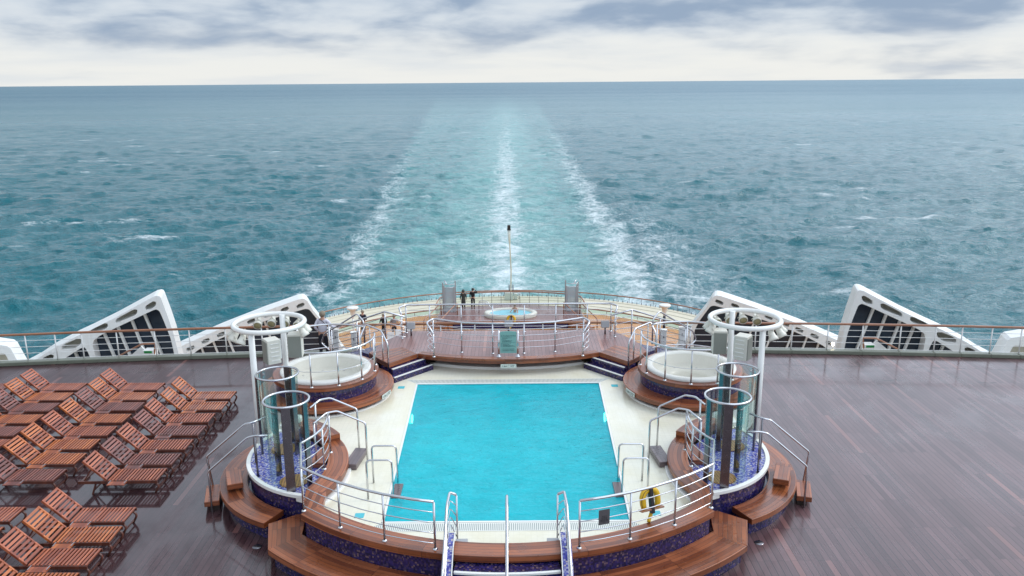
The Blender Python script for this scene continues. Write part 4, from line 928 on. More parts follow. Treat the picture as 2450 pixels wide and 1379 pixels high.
# grey notice on the right front rail, yellow horseshoe buoys
a_ = R(287.2); nx, ny = 6.29 * math.cos(a_), 20.35 + 6.29 * math.sin(a_)
h = thing('rail_notice', 'small dark grey notice plate clipped to the right front pool railing', 'sign', (nx, ny, 1.45))
M = Matrix.Translation((nx, ny - 0.03, 1.60)) @ Matrix.Rotation(a_ + math.pi / 2, 4, 'Z') @ RX
b = MB(); b.box((0, 0, 0), (0.225, 0.31, 0.012)); b.v = [tuple(M @ Vector(v)) for v in b.v]; b.build('plate', 'sign_grey', h)
b = MB()
for i, (L, yv) in enumerate([(0.11, 0.02), (0.13, -0.01), (0.12, -0.035), (0.17, -0.06), (0.16, -0.085), (0.05, -0.11)]):
    for j in range(3): b.box(((j - 1) * L / 3, yv, 0.0075), (L / 3 - 0.008, 0.011, 0.002))
b.v = [tuple(M @ Vector(v)) for v in b.v]; b.build('fine_print', 'lamp_dark', h)

def buoy(name, label, loc, size, rz):
    h = thing(name, label, 'life buoy', loc, 'yellow horseshoe buoys')
    M = Matrix.Translation(loc) @ Matrix.Rotation(rz, 4, 'Z') @ Matrix.Rotation(-0.22, 4, 'X') @ Matrix.Scale(size, 4)
    pts = [(-0.235, 0, 0.22), (-0.25, 0, 0.36)] + [(0.25 * math.cos(t), 0, 0.52 + 0.25 * math.sin(t)) for t in np.linspace(math.pi, 0, 17)] + [(0.25, 0, 0.36), (0.20, 0, 0.20)]
    b = MB(); b.tube([M @ Vector(p) for p in pts], [0.075 * size] + [0.092 * size] * 19 + [0.075 * size], 14); b.build('float', 'buoy_yellow', h)
    b = MB(); b.box((0, -0.06, 0.45), (0.11, 0.15, 0.74)); b.v = [tuple(M @ Vector(v)) for v in b.v]; b.build('backboard', 'black_strap', h, bevel=0.01)
    b = MB(); b.box((0, -0.02, 0.20), (0.78, 0.22, 0.05)); b.v = [tuple(M @ Vector(v)) for v in b.v]; b.build('cradle', 'varnish_rail', h, bevel=0.012)
    b = MB(); b.tube([M @ Vector((0.15, 0.05, 0.20)), M @ Vector((0.02, 0.06, 0.02)), M @ Vector((-0.10, 0.0, -0.12)), M @ Vector((-0.13, -0.02, -0.17))], 0.055 * size, 10); b.build('line_bag', 'buoy_yellow', h)
    b = MB(); b.tube(fillet([M @ Vector(p) for p in [(-0.33, -0.08, 0.3), (-0.34, -0.07, 0.5), (-0.22, -0.08, 0.74), (-0.05, -0.1, 0.80)]], 0.1), 0.008 * size, 6); b.build('grab_line', 'black_strap', h)
    return h
buoy('horseshoe_buoy', 'large yellow horseshoe buoy in a brown cradle on the front pool bench', (2.93, 15.20, 1.13), 0.70, 0.42)

# ------------------------------------------------------------------ aft terrace far behind
o = thing('aft_terrace', 'small raised aft terrace with navy mosaic front', 'terrace', (0, 62, -8.6))
tp = [(-4.4, 60.6), (4.4, 60.6), (5.7, 61.2), (5.6, 63.6)] + [(x, 65.3 - 0.045 * x * x) for x in np.linspace(5.0, -5.0, 15)] + [(-5.6, 63.6), (-5.7, 61.2)]
b = MB(); b.prism(tp, -8.14, -8.0); b.build('deck_top', 'platform_planks', o)
b = MB(); b.prism([(x * 0.98, y + 0.06) for x, y in tp], -8.62, -8.14); b.build('mosaic_front', 'mosaic_navy', o)
b = MB(); b.box((0, 60.57, -8.04), (8.8, 0.10, 0.10)); b.build('teak_edge', 'varnish_rail', o)
h = thing('aft_windscreen', 'curved glass windscreen with brown cap round the aft terrace', 'windscreen', (0, 65.2, -8.0))
wp = [(5.75, 61.2), (5.6, 63.55), (5.2, 64.05)] + [(x, 65.3 - 0.045 * x * x) for x in np.linspace(4.6, -4.6, 13)] + [(-5.2, 64.05), (-5.6, 63.55), (-5.75, 61.2)]
MB().tube([(x, y, -6.88) for x, y in wp], 0.05, 8).build('handrail', 'varnish_rail', h)
for (x0, y0), (x1, y1) in zip(wp[:-1], wp[1:]):
    b = MB(); b.bar((x0, y0, -7.52), (x1, y1, -7.52), 0.012, 0.95); b.build('glass_pane', 'wind_glass', h)
    MB().tube([(x0, y0, -8.0), (x0, y0, -6.9)], 0.02, 6).build('post', 'dark_steel', h)
h = thing('aft_hot_tub', 'oval white hot tub with pale blue water on the aft terrace', 'hot tub', (0, 62.4, -8.0))
b = MB(); b.lathe([(2.05, 0.0), (2.08, 0.22), (2.0, 0.30), (1.75, 0.30), (1.68, 0.24), (1.55, -0.02), (0.0, -0.05)], (0, 62.2, -8.0), 48, sy=0.62); b.build('tub_shell', 'tub_cream', h, recalc=False)
b = MB(); b.slab((0, 0), 0.001, 1.68, 0.16, 0.165, 0, 360, 48); b.v = [(x, 62.2 + y * 0.62, z - 8.0) for x, y, z in b.v]; b.build('water', 'aft_water', h)
for dy in (0.0, 0.5):
    MB().tube(fillet([(-2.5, 63.0 + dy, -8.0), (-2.5, 63.0 + dy, -7.15), (-1.9, 62.9 + dy, -7.15), (-1.45, 62.7 + dy, -7.55)], 0.2), 0.03, 8).build('grab_rail', 'steel', h)
for s, sd in ((-1, 'left'), (1, 'right')):
    h = thing('aft_shower', f'tall frosted glass shower screen with steel posts on the {sd} of the aft terrace', 'shower', (s * 4.85, 63.4, -8.0), 'aft shower screens')
    for x, y, t in ((-0.5, 0.1, 2.35), (-0.38, -0.2, 2.2), (0.5, 0.05, 2.5), (0.42, -0.22, 2.1)):
        b = MB(); b.box((s * 4.85 - s * x, 63.4 + y, -8.0 + t / 2), (0.09, 0.06, t)); b.build('post', 'grey_box', h)
    b = MB(); b.box((s * 4.85, 63.30, -7.02), (0.86, 0.03, 1.95)); b.build('glass_panel', 'frosted_glass', h)
    for z in (-5.72, -5.98): MB().tube([(s * 4.85 + 0.48 * math.cos(t), 63.35 - 0.18 * math.sin(t), z) for t in np.linspace(0, math.pi, 9)], 0.025, 6).build('top_bar', 'steel', h)
    MB().tube([(s * 5.2, 63.5, -5.5), (s * 5.0, 63.3, -5.75)], 0.05, 8).build('shower_head', 'steel', h)
    h = thing('aft_stair', f'steps with brown handrails going down at the {sd} end of the aft terrace', 'stairs', (s * 5.8, 60.6, -8.6), 'aft terrace stairs')
    for i in range(3):
        b = MB(); b.box((s * (5.1 + 0.3 * i), 60.7 - 0.25 * i, -8.5 - 0.03 * i), (1.3, 0.5, 0.75 - 0.22 * i), rz=s * 0.5); b.build('step', 'varnish_rail', h)
    for dxx in (0.0, 1.25): MB().tube(fillet([(s * (5.4 - dxx), 62.2, -8.0), (s * (5.4 - dxx), 62.2, -6.95), (s * (6.5 - dxx), 59.6, -7.6), (s * (6.5 - dxx), 59.6, -8.6)], 0.15), 0.045, 8).build('handrail', 'varnish_rail', h)
buoy('horseshoe_buoy', 'small far-off yellow horseshoe buoy in front of the aft hot tub', (0.05, 60.2, -8.3), 1.05, 0.0)
h = thing('flagpole', 'thin white stern flagpole with a black lamp on top', 'flagpole', (0, 72.2, -9.1))
MB().tube([(0.02, 72.2, -9.1), (0.06, 72.2, -6.6), (-0.02, 72.15, -4.8), (-0.10, 72.1, -3.0)], 0.055, 10).build('pole', 'cream_paint', h)
b = MB().tube([(-0.02, 72.15, -4.8), (-0.24, 72.1, -2.97)], 0.018, 6).tube([(-0.02, 72.15, -4.8), (0.06, 72.1, -2.97)], 0.018, 6); b.build('halyard', 'cream_paint', h)
b = MB(); b.box((-0.10, 72.1, -2.75), (0.28, 0.26, 0.40)); b.box((-0.10, 72.1, -2.97), (0.36, 0.3, 0.08)); b.build('stern_lamp', 'lamp_dark', h, bevel=0.03)
for x in (-0.12, 0.22): MB().tube([(x, 72.3, -9.1), (x, 72.3, -8.0)], 0.05, 8).build('pole_step', 'dark_steel', h)
h = thing('stern_winch', 'pale blue winch box at the foot of the flagpole', 'winch', (0.0, 71.3, -9.1))
b = MB(); b.box((-0.15, 71.2, -8.75), (0.75, 0.5, 0.7)); b.box((0.45, 71.2, -8.8), (0.3, 0.4, 0.55)); b.build('casing', 'sign_light', h, bevel=0.05)
b = MB().tube([(0.2, 71.0, -8.4), (0.75, 71.0, -8.4), (0.75, 71.0, -9.0)], 0.05, 8); b.build('pipe', 'steel', h)

for s, sd in ((-1, 'left'), (1, 'right')):
    x, y = (-11.45, 57.9) if s < 0 else (11.2, 57.9)
    h = thing('torch_lamp', 'white funnel uplight on a pale post at the left of the ochre deck' if s < 0 else 'white funnel uplight on a dark navy post at the right of the ochre deck', 'lamp', (x, y, -8.6), 'funnel lamps on the ochre deck')
    MB().lathe([(0.0, 0.30), (0.40, 0.30), (0.44, 0.26), (0.40, 0.16), (0.22, 0.06), (0.17, -0.22), (0.10, -0.42), (0.07, -0.6)], (x, y, -6.35), 24).build('bowl', 'white_gelcoat', h)
    MB().tube([(x, y, -8.6), (x, y, -6.9)], 0.07 if s < 0 else 0.10, 10).build('post', 'white_paint' if s < 0 else 'post_navy', h)
    h = thing('round_table', f'low white round table on the {sd} of the ochre deck', 'table', (s * 12.1, 54.0, -8.6), 'white tables on the ochre deck')
    MB().lathe([(0.0, 0.60), (0.42, 0.60), (0.44, 0.57), (0.0, 0.55)], (s * 12.1, 54.0, -8.6), 24).build('table_top', 'plastic_white', h)
    MB().tube([(s * 12.1, 54.0, -8.6), (s * 12.1, 54.0, -8.03)], 0.05, 8).build('leg', 'plastic_white', h)
    for i, (bx, hh) in enumerate(((5.62, 0.92), (6.28, 1.02))):
        h = thing('deck_locker', f'slim white upright locker by the deck edge on the {sd}, {"nearer" if i == 0 else "farther from"} the middle', 'locker', (s * bx, 28.75, 0), 'white lockers by the deck edge')
        b = MB(); b.box((s * bx, 28.75, hh / 2), (0.20, 0.16, hh)); b.build('body', 'white_paint', h, bevel=0.015)
        b = MB(); b.box((s * bx, 28.75, hh + 0.012), (0.24, 0.20, 0.025)); b.build('lid', 'white_gelcoat', h, bevel=0.006)
        b = MB(); b.box((s * bx, 28.665, hh * 0.75), (0.03, 0.012, 0.10)); b.build('handle', 'dark_steel', h)
    # drain caps in the wet deck in front
    h = thing('deck_drain', f'round metal drain cap in the wet planks by the {sd} bench corner', 'drain', (s * 5.33, 16.2, 0), 'deck drain caps')
    MB().lathe([(0.0, 0.012), (0.085, 0.012), (0.10, 0.002)], (s * 5.42, 16.0, 0), 20).build('cap', 'dark_steel', h)

# ------------------------------------------------------------------ white window screens beyond the rail
def screen(label, P0, yaw, outer, opens, pockets, mulls, thick, sgn, glassback, name='window_screen'):
    pockets = [[(sum(q[0] for q in p) / len(p) + (a - sum(q[0] for q in p) / len(p)) * 0.92, sum(q[1] for q in p) / len(p) + (c - sum(q[1] for q in p) / len(p)) * 0.9 - 0.03) for a, c in p] for p in pockets]
    h = thing(name, label, 'window screen', (P0[0] * sgn, P0[1], 0), 'white window screens beyond the rail')
    cu, su = math.cos(yaw), math.sin(yaw)
    def W(u, v, d): return (sgn * (P0[0] + u * cu - d * su), P0[1] + u * su + d * cu, v)
    poly_solid(outer, [chaikin(p, 2, 0.12) for p in opens] + [chaikin(p, 2, 0.14) for p in pockets], 0.0, thick, W, 'frame', 'white_paint', h, bev=0.035)
    for i, p in enumerate(pockets):
        cx, cy = sum(a for a, _ in p) / len(p), sum(c for _, c in p) / len(p)
        big = [(cx + (a - cx) * 1.06, cy + (c - cy) * 1.06) for a, c in p]
        poly_solid(big, [], thick * 0.55, thick * 0.75, W, 'pocket', 'pocket_beige', h)
    if glassback:
        poly_solid(glassback, [], thick * 0.72, thick * 0.78, W, 'window_glass', 'screen_glass', h)
    for (a, c) in mulls:
        b = MB(); b.bar(W(*a, thick * 0.62), W(*c, thick * 0.62), 0.09, 0.10); b.build('mullion', 'white_paint', h)
    return h
L1o = [(-3.6, -1.15), (-2.91, -0.85), (-2.4, -0.6), (-1.8, -0.23), (-0.93, 0.19), (-0.38, 0.42), (0.58, 0.85), (1.88, 1.5), (2.10, 1.61), (2.24, 1.63), (2.32, 1.60), (2.36, 1.52), (2.54, 0.74), (2.67, 0.07), (2.76, -0.65), (2.86, -1.7), (2.95, -3.2), (-3.6, -3.2)]
L1open = [[(-0.32, -0.20), (-0.24, 0.02), (0.0, 0.19), (1.01, 0.62), (1.94, 1.02), (2.13, 1.08), (2.25, 1.0), (2.4, 0.44), (2.55, -0.19), (2.62, -0.91), (2.66, -2.6), (-0.1, -2.6), (-0.26, -0.8)],
          [(-0.74, -0.26), (-0.60, -0.24), (-0.5, -0.5), (-0.38, -1.2), (-0.36, -2.0), (-2.3, -1.4), (-1.9, -0.95), (-1.21, -0.54)]]
L1p = [[(1.72, 1.08), (1.72, 1.26), (2.07, 1.47), (2.18, 1.42), (2.15, 1.27), (2.0, 1.13)], [(0.56, 0.62), (0.58, 0.81), (1.35, 1.2), (1.48, 1.17), (1.44, 1.0), (1.32, 0.9)],
       [(-0.41, 0.31), (-0.33, 0.46), (0.21, 0.71), (0.34, 0.7), (0.34, 0.55), (0.19, 0.43)], [(-1.47, -0.26), (-1.41, -0.05), (-0.78, 0.2), (-0.65, 0.14), (-0.7, -0.07), (-0.98, -0.26)], [(-2.26, -0.70), (-2.13, -0.5), (-1.82, -0.36), (-1.70, -0.43), (-1.78, -0.66)]]
L1m = [((1.52, 0.95), (2.05, -1.0)), ((1.03, 0.75), (1.50, -1.2)), ((0.49, 0.5), (0.95, -1.3)), ((-0.04, 0.28), (0.4, -1.4)), ((-1.15, -0.5), (-0.95, -1.3))]
L1g = [(-2.6, -2.9), (-2.2, -0.9), (-0.4, 0.22), (2.02, 1.25), (2.30, 1.30), (2.52, 0.3), (2.72, -1.0), (2.75, -2.9)]
# fifth screens, cut off by the picture's sides
W0o = [(-2.6, 0.0), (-1.07, -0.03), (-0.57, -0.16), (-0.46, -0.28), (-0.29, -0.82), (-0.22, -1.0), (-0.05, -2.2), (-2.6, -2.2)]
W0p = [[(-2.2, -0.55), (-1.05, -0.40), (-0.66, -0.38), (-0.52, -0.85), (-0.5, -1.4), (-2.2, -1.3)]]
R2o = [(7.2, -8.4), (7.2, -5.6), (4.93, -4.64), (4.46, -4.42), (2.21, -3.56), (-0.19, -2.76), (-2.05, -2.22), (-2.28, -2.19), (-2.42, -2.24), (-2.54, -2.36), (-2.82, -2.93), (-3.28, -3.61), (-3.74, -4.3), (-4.09, -4.89), (-4.5, -5.6), (-5.0, -6.6), (-5.0, -8.5)]
R2open = [[(-2.62, -2.86), (-2.40, -2.80), (-1.79, -2.93), (-0.2, -3.32), (1.29, -3.75), (2.85, -4.36), (3.63, -4.75), (4.3, -5.3), (4.6, -6.6), (-3.4, -6.6), (-3.5, -5.0), (-3.42, -4.3), (-3.15, -3.7)]]
R2p = [[(x - 0.26, z + 0.02), (x - 0.20, z + 0.19), (x + 0.12, z + 0.10), (x + 0.27, z - 0.02), (x + 0.21, z - 0.19), (x - 0.12, z - 0.10)] for x, z in [(-2.14, -2.56), (-1.26, -2.72), (-0.3, -2.98), (0.61, -3.27), (1.51, -3.60), (2.29, -3.90), (3.12, -4.20), (3.95, -4.56)]]
R2m = [((-0.05, -3.4), (-0.75, -6.3)), ((-1.1, -3.05), (-1.9, -6.4)), ((1.1, -3.7), (0.3, -6.4)), ((2.1, -4.0), (1.4, -6.4)), ((2.85, -4.3), (2.3, -6.4)), ((3.5, -4.6), (3.1, -6.4))]
R2g = [(-3.9, -6.8), (-3.7, -4.4), (-2.5, -2.7), (1.4, -3.6), (4.4, -5.0), (4.7, -6.8)]
for s, sd in ((1, 'left'), (-1, 'right')):
    screen(f'tall white slanted window screen with long pockets, {sd} beyond the deck rail', (-16, 31), R(15), L1o, L1open, L1p, L1m, 1.1, s, L1g)
    screen(f'small corner of a white screen cut off at the far {sd} of the rail', (-19.05, 31), R(15), W0o, [], W0p, [], 0.9, s, None)
    screen(f'low white slanted window screen with a row of oval pockets, {sd} behind the spotlight ring', (14, 45), R(-15), R2o, R2open, R2p, R2m, 1.2, -s, R2g)
    # outside companionway with the exit sign
    sg = s
    h = thing('deck_stair', f'white outside stair with brown handrails and a green exit sign, {sd} beyond the rail', 'stairs', (sg * -13.2, 30.2, -1.2), 'outside stairs')
    b = MB(); b.bar((sg * -15.3, 30.1, -1.25), (sg * -13.9, 30.1, -0.10), 0.08, 0.34); b.build('stringer', 'white_paint', h)
    b = MB(); b.box((sg * -13.72, 30.15, -0.42), (0.42, 0.4, 0.62)); b.build('landing_box', 'white_paint', h, bevel=0.02)
    b = MB(); b.box((sg * -13.72, 29.94, -0.16), (0.30, 0.02, 0.09)); b.build('exit_sign', 'exit_green', h)
    b = MB().tube(fillet([(sg * -15.45, 30.0, -0.62), (sg * -13.95, 30.0, 0.14), (sg * -13.42, 30.0, 0.16), (sg * -13.72, 30.0, -1.1)], 0.03), 0.035, 8); b.build('handrail', 'varnish_rail', h)
    for k in range(4):
        MB().tube([(sg * (-13.62 + k * 0.1), 30.1, -1.4), (sg * (-13.55 + k * 0.1), 30.1, -0.72), (sg * (-13.5 + k * 0.1), 30.1, -0.70)], 0.018, 6).build('baluster', 'white_paint', h)
    b = MB(); b.box((sg * -13.6, 30.4, -2.2), (1.6, 0.5, 2.0)); b.build('base', 'white_paint', h)
h = thing('deck_lamp', 'tiny lit warm deck lamp at the foot of the right outside stair', 'lamp', (12.05, 29.4, 0))
MB().lathe([(0.0, -0.05), (0.05, -0.03), (0.06, 0.0), (0.05, 0.04), (0.0, 0.06)], (11.95, 29.1, 0.22), 10).build('bulb', 'lamp_lit', h)
MB().tube([(11.95, 29.1, 0.0), (11.95, 29.1, 0.17)], 0.02, 6).build('stem', 'white_paint', h)

# ------------------------------------------------------------------ loungers
def make_lounger(wood):
    h = thing('sun_lounger', 'x', 'sun lounger', (0, 0, 0), 'wooden sun loungers on the lounge deck')
    b = MB()
    for sy in (-1, 1): b.box((-0.96, sy * 0.315, 0.325), (1.92, 0.035, 0.075))
    for x in (-1.86, -1.3, -0.62, -0.06): b.box((x, 0, 0.318), (0.05, 0.60, 0.045))
    b.build('frame', 'wood_frame', h, bevel=0.005)
    b = MB()
    for i in range(15): b.box((-0.035 - i * 0.0815, 0, 0.366), (0.044, 0.61, 0.018))
    b.build('seat', wood, h)
    ca, sa = math.cos(R(44)), math.sin(R(44))
    def T(l, y, n): return (-1.235 - l * ca - n * sa * -1 * -1, y, 0.375 + l * sa - n * ca * -1 * -1 * 1.0)
    b = MB()
    for sy in (-1, 1): b.bar(T(0.0, sy * 0.29, 0), T(0.72, sy * 0.29, 0), 0.04, 0.05)
    for i in range(8):
        l = 0.045 + i * 0.092; c = T(l, 0, -0.012); b.box(c, (0.055, 0.55, 0.016), ry=R(44))
    b.build('backrest', wood, h)
    b = MB()
    for sy in (-1, 1):
        b.bar(T(0.44, sy * 0.24, 0.03), (-1.80, sy * 0.24, 0.335), 0.03, 0.03)
    b.bar(T(0.44, -0.26, 0.03), T(0.44, 0.26, 0.03), 0.03, 0.03)
    b.bar((-1.8, -0.29, 0.335), (-1.8, 0.29, 0.335), 0.03, 0.03); b.build('back_strut', 'wood_frame', h)
    for sy in (-1, 1):
        b = MB().tube(fillet([(-0.10, sy * 0.27, 0.31), (0.015, sy * 0.27, 0.20), (-0.10, sy * 0.27, 0.0)], 0.2, 6), 0.026, 8); b.build('leg', 'wood_frame', h)
        b = MB().bar((-1.50, sy * 0.27, 0.31), (-1.62, sy * 0.27, 0.0), 0.05, 0.035); b.build('leg', 'wood_frame', h)
    for x, z in ((-1.58, 0.10), (-0.07, 0.08)): b = MB(); b.bar((x, -0.27, z), (x, 0.27, z), 0.03, 0.03); b.build('stretcher', 'wood_frame', h)
    b = MB()
    for i in range(4): b.box((-0.93, -0.365 - i * 0.045, 0.352), (0.36, 0.036, 0.016))
    for x in (-1.12, -0.74): b.bar((x, -0.33, 0.345), (x, -0.52, 0.345), 0.03, 0.02)
    tr = b.build('side_tray', wood, h)
    for x in (-1.12, -0.74): b = MB(); b.bar((x, -0.31, 0.372), (x, -0.46, 0.366), 0.016, 0.008); b.build('bracket', 'steel', tr)
    return h
def dup(root, loc):
    r = root.copy(); COL.objects.link(r); r.location = loc
    for ch in list(root.children):
        c = ch.copy(); COL.objects.link(c); c.parent = r
        for gch in ch.children:
            e = gch.copy(); COL.objects.link(e); e.parent = c
    return r
PROTO = {k: make_lounger(k) for k in ('wood_orange', 'wood_red', 'wood_dark')}
used = set()
ORD = ['first', 'second', 'third', 'fourth', 'fifth', 'sixth', 'seventh', 'eighth', 'ninth']
def lounger(wood, loc, label, rz=0.0, group=None):
    if wood in used: r = dup(PROTO[wood], loc)
    else: r = PROTO[wood]; r.location = loc; used.add(wood)
    r['label'] = label; r.rotation_euler = (0, 0, rz)
    if group: r['group'] = group
    return r
WN = {'wood_orange': 'orange-brown', 'wood_red': 'red-brown', 'wood_dark': 'dark wet'}
O_, R_, D_ = 'wood_orange', 'wood_red', 'wood_dark'
jit = random.Random(5)
for fx, ys, tones, wh in (
    (-8.52, [24.05, 23.18, 22.28, 21.36, 20.47, 19.59, 18.71], [O_, O_, R_, D_, R_, D_, R_], 'row nearest the pool'),
    (-11.05, [24.85, 24.03, 23.20, 22.27, 21.39, 20.51, 19.63, 18.75], [R_, O_, D_, O_, R_, O_, O_, D_], 'second row from the pool'),
    (-13.56, [24.91, 24.04, 23.17, 22.30, 21.40, 20.54, 19.66, 18.78], [R_, O_, D_, O_, D_, R_, R_, D_], 'third row from the pool'),
    (-16.05, [24.95, 24.05, 23.2, 22.3, 21.4], [D_, R_, D_, R_, O_], 'outermost row at the left'),
    (-8.42, [16.78, 15.95, 15.07, 14.2, 13.35], [R_, O_, R_, O_, D_], 'front block row nearest the pool'),
    (-10.97, [16.81, 15.97, 15.1, 14.2], [R_, O_, D_, R_], 'outer row of the front block')):
    for i, (y, tn) in enumerate(zip(ys, tones)):
        lounger(tn, (fx + jit.uniform(-0.04, 0.04), y + jit.uniform(-0.02, 0.02), 0.0), f'{WN[tn]} wooden lounger, {ORD[i]} from the far end, {wh}', R(jit.uniform(-1.2, 1.2)))
for x, y, tn, n in ((-11.3, 54.4, R_, 0), (-10.4, 54.6, R_, 1), (-9.5, 54.8, O_, 2), (10.0, 54.9, R_, 3), (10.9, 54.7, R_, 4)):
    lounger(tn, (x, y, -8.6), ['red-brown lounger far below by the left white table', 'red-brown lounger far below in the middle of the left trio', 'orange-brown lounger far below nearest the aft terrace on the left',
                               'red-brown lounger far below on the right, nearer the aft terrace', 'red-brown lounger far below on the right by the dark lamp post'][n], R(70), 'loungers on the ochre deck')
for i, (x, y) in enumerate(((-8.6, 56.6), (-8.1, 57.2), (-7.4, 57.6))):
    h = thing('stacking_chair', ['white plastic chair on the ochre deck, farthest left of three', 'white plastic chair on the ochre deck, middle of three', 'white plastic chair on the ochre deck, nearest the aft terrace'][i], 'chair', (x, y, -8.6), 'white plastic chairs on the ochre deck')
    b = MB(); b.box((x, y, -8.17), (0.5, 0.5, 0.04)); b.build('seat', 'plastic_white', h, bevel=0.01)
    b = MB(); b.box((x, y + 0.25, -7.9), (0.5, 0.05, 0.5), rx=-0.2); b.build('backrest', 'plastic_white', h, bevel=0.01)
    for sx in (-1, 1):
        for sy in (-1, 1): MB().tube([(x + sx * 0.22, y + sy * 0.22, -8.6), (x + sx * 0.2, y + sy * 0.2, -8.18)], 0.02, 6).build('leg', 'plastic_white', h)

# ------------------------------------------------------------------ people
def skin_mesh(verts, edges, rad, root=0, sub=1):
    me = bpy.data.meshes.new('skin'); me.from_pydata(verts, edges, []); ob = bpy.data.objects.new('skin', me); COL.objects.link(ob)
    ob.modifiers.new('skin', 'SKIN'); sv = me.skin_vertices[0].data
    for i, r_ in enumerate(rad): sv[i].radius = r_ if isinstance(r_, tuple) else (r_, r_); sv[i].use_root = (i == root)
    sb = ob.modifiers.new('sub', 'SUBSURF'); sb.levels = sub; sb.render_levels = sub
    bpy.context.view_layer.update()
    res = bpy.data.meshes.new_from_object(ob.evaluated_get(bpy.context.evaluated_depsgraph_get()))
    bpy.data.objects.remove(ob); bpy.data.meshes.remove(me)
    for p in res.polygons: p.use_smooth = True
    return res
def person(label, loc, rz, height, arms, top, legs, hair, lean=0.0, coat=False, hood=False, legpose=None, seated=False, bare=False):
    h = thing('person', label, 'person', loc); h.rotation_euler = (0, 0, rz)
    k = height / 1.75
    ly = lean
    J = {'pel': (0, 0, .94), 'bel': (0, ly * .3, 1.10), 'che': (0, ly * .8, 1.28), 'nb': (0, ly, 1.44), 'nk': (0, ly * 1.1 + .01, 1.53), 'hd': (0, ly * 1.2 + .025, 1.62), 'ht': (0, ly * 1.2 + .015, 1.70)}
    lp = legpose or {}
    for sx, n in ((-1, 'L'), (1, 'R')):
        J['sh' + n] = (sx * .185, ly * .95, 1.41); J['el' + n], J['wr' + n] = arms[0 if sx < 0 else 1]
        J['hi' + n] = (sx * .095, 0, .90)
        if seated: J['kn' + n] = (sx * .12, .42, .96); J['an' + n] = (sx * .12, .80, .90); J['to' + n] = (sx * .13, .88, .98)
        else:
            off = lp.get(n, 0.0)
            J['kn' + n] = (sx * .105, .02 + off * .5, .50); J['an' + n] = (sx * .11, -.02 + off, .09); J['to' + n] = (sx * .125, .13 + off, .035)
    names = ['pel', 'bel', 'che', 'nb', 'nk', 'hd', 'ht', 'shL', 'elL', 'wrL', 'shR', 'elR', 'wrR', 'hiL', 'knL', 'anL', 'toL', 'hiR', 'knR', 'anR', 'toR']
    rads = {'pel': (.145, .105), 'bel': (.13, .10), 'che': (.155, .11), 'nb': (.085, .07), 'nk': .052, 'hd': (.075, .095), 'ht': (.060, .070), 'sh': .062, 'el': .043, 'wr': .030, 'hi': .088, 'kn': .058, 'an': .042, 'to': .032}
    E_ = [('pel', 'bel'), ('bel', 'che'), ('che', 'nb'), ('nb', 'nk'), ('nk', 'hd'), ('hd', 'ht'), ('nb', 'shL'), ('shL', 'elL'), ('elL', 'wrL'), ('nb', 'shR'), ('shR', 'elR'), ('elR', 'wrR'),
          ('pel', 'hiL'), ('hiL', 'knL'), ('knL', 'anL'), ('anL', 'toL'), ('pel', 'hiR'), ('hiR', 'knR'), ('knR', 'anR'), ('anR', 'toR')]
    def rad(n, f=1.0):
        r_ = rads[n if n in rads else n[:2]]; return tuple(v * f * k for v in r_) if isinstance(r_, tuple) else r_ * f * k
    V = [Vector(J[n]) * k for n in names]; ed = [(names.index(a), names.index(c)) for a, c in E_]; rr = [rad(n) for n in names]
    for sx, n in ((-1, 'L'), (1, 'R')):        # palm, four fingers, thumb
        wv = Vector(J['wr' + n]); dv = (wv - Vector(J['el' + n])).normalized(); sd = dv.cross(Vector((0, 0, 1)))
        sd = sd.normalized() if sd.length > .1 else Vector((0, 1, 0)); dn = dv.cross(sd).normalized() * -1
        pi_ = len(V); V.append((wv + dv * .075) * k); rr.append((.034 * k, .018 * k)); ed.append((names.index('wr' + n), pi_))
        for q_, (o_, L) in enumerate(((-.030, .062), (-.010, .074), (.010, .070), (.028, .055))):
            a = len(V); V += [(wv + dv * .10 + sd * o_) * k, (wv + dv * (.10 + L * .55) + sd * o_ * 1.1 + dn * .012) * k, (wv + dv * (.10 + L * .8) + sd * o_ * 1.1 + dn * .036) * k]
            rr += [.009 * k, .0085 * k, .0075 * k]; ed += [(pi_, a), (a, a + 1), (a + 1, a + 2)]
        a = len(V); V += [(wv + dv * .05 - sd * .045) * k, (wv + dv * .085 - sd * .055 + dn * .02) * k]; rr += [.0105 * k, .0085 * k]; ed += [(pi_, a), (a, a + 1)]
    hd = Vector(J['hd']); a = len(V); V.append((hd + Vector((0, .112, -.012))) * k); rr.append(.011 * k); ed.append((names.index('hd'), a))     # nose
    for sx in (-1, 1): a = len(V); V.append((hd + Vector((sx * .086, -.005, -.01))) * k); rr.append(.016 * k); ed.append((names.index('hd'), a))
    def put(me, nm, mt):
        me.materials.clear(); me.materials.append(MATS[mt]); o = bpy.data.objects.new(nm, me); COL.objects.link(o); o.parent = h; ORG[o.name] = Vector(); return o
    put(skin_mesh(V, ed, rr), 'body', 'skin')
    def sub_skin(ns, es, f, root, ends=None):
        vv = [Vector(J[n]) * k for n in ns]; r2 = [rad(n, f.get(n, f['*'])) for n in ns]
        for e, tt, frm in (ends or []): vv[ns.index(e)] = (Vector(J[frm]).lerp(Vector(J[e]), tt)) * k
        return skin_mesh(vv, [(ns.index(a_), ns.index(c_)) for a_, c_ in es], r2, ns.index(root))
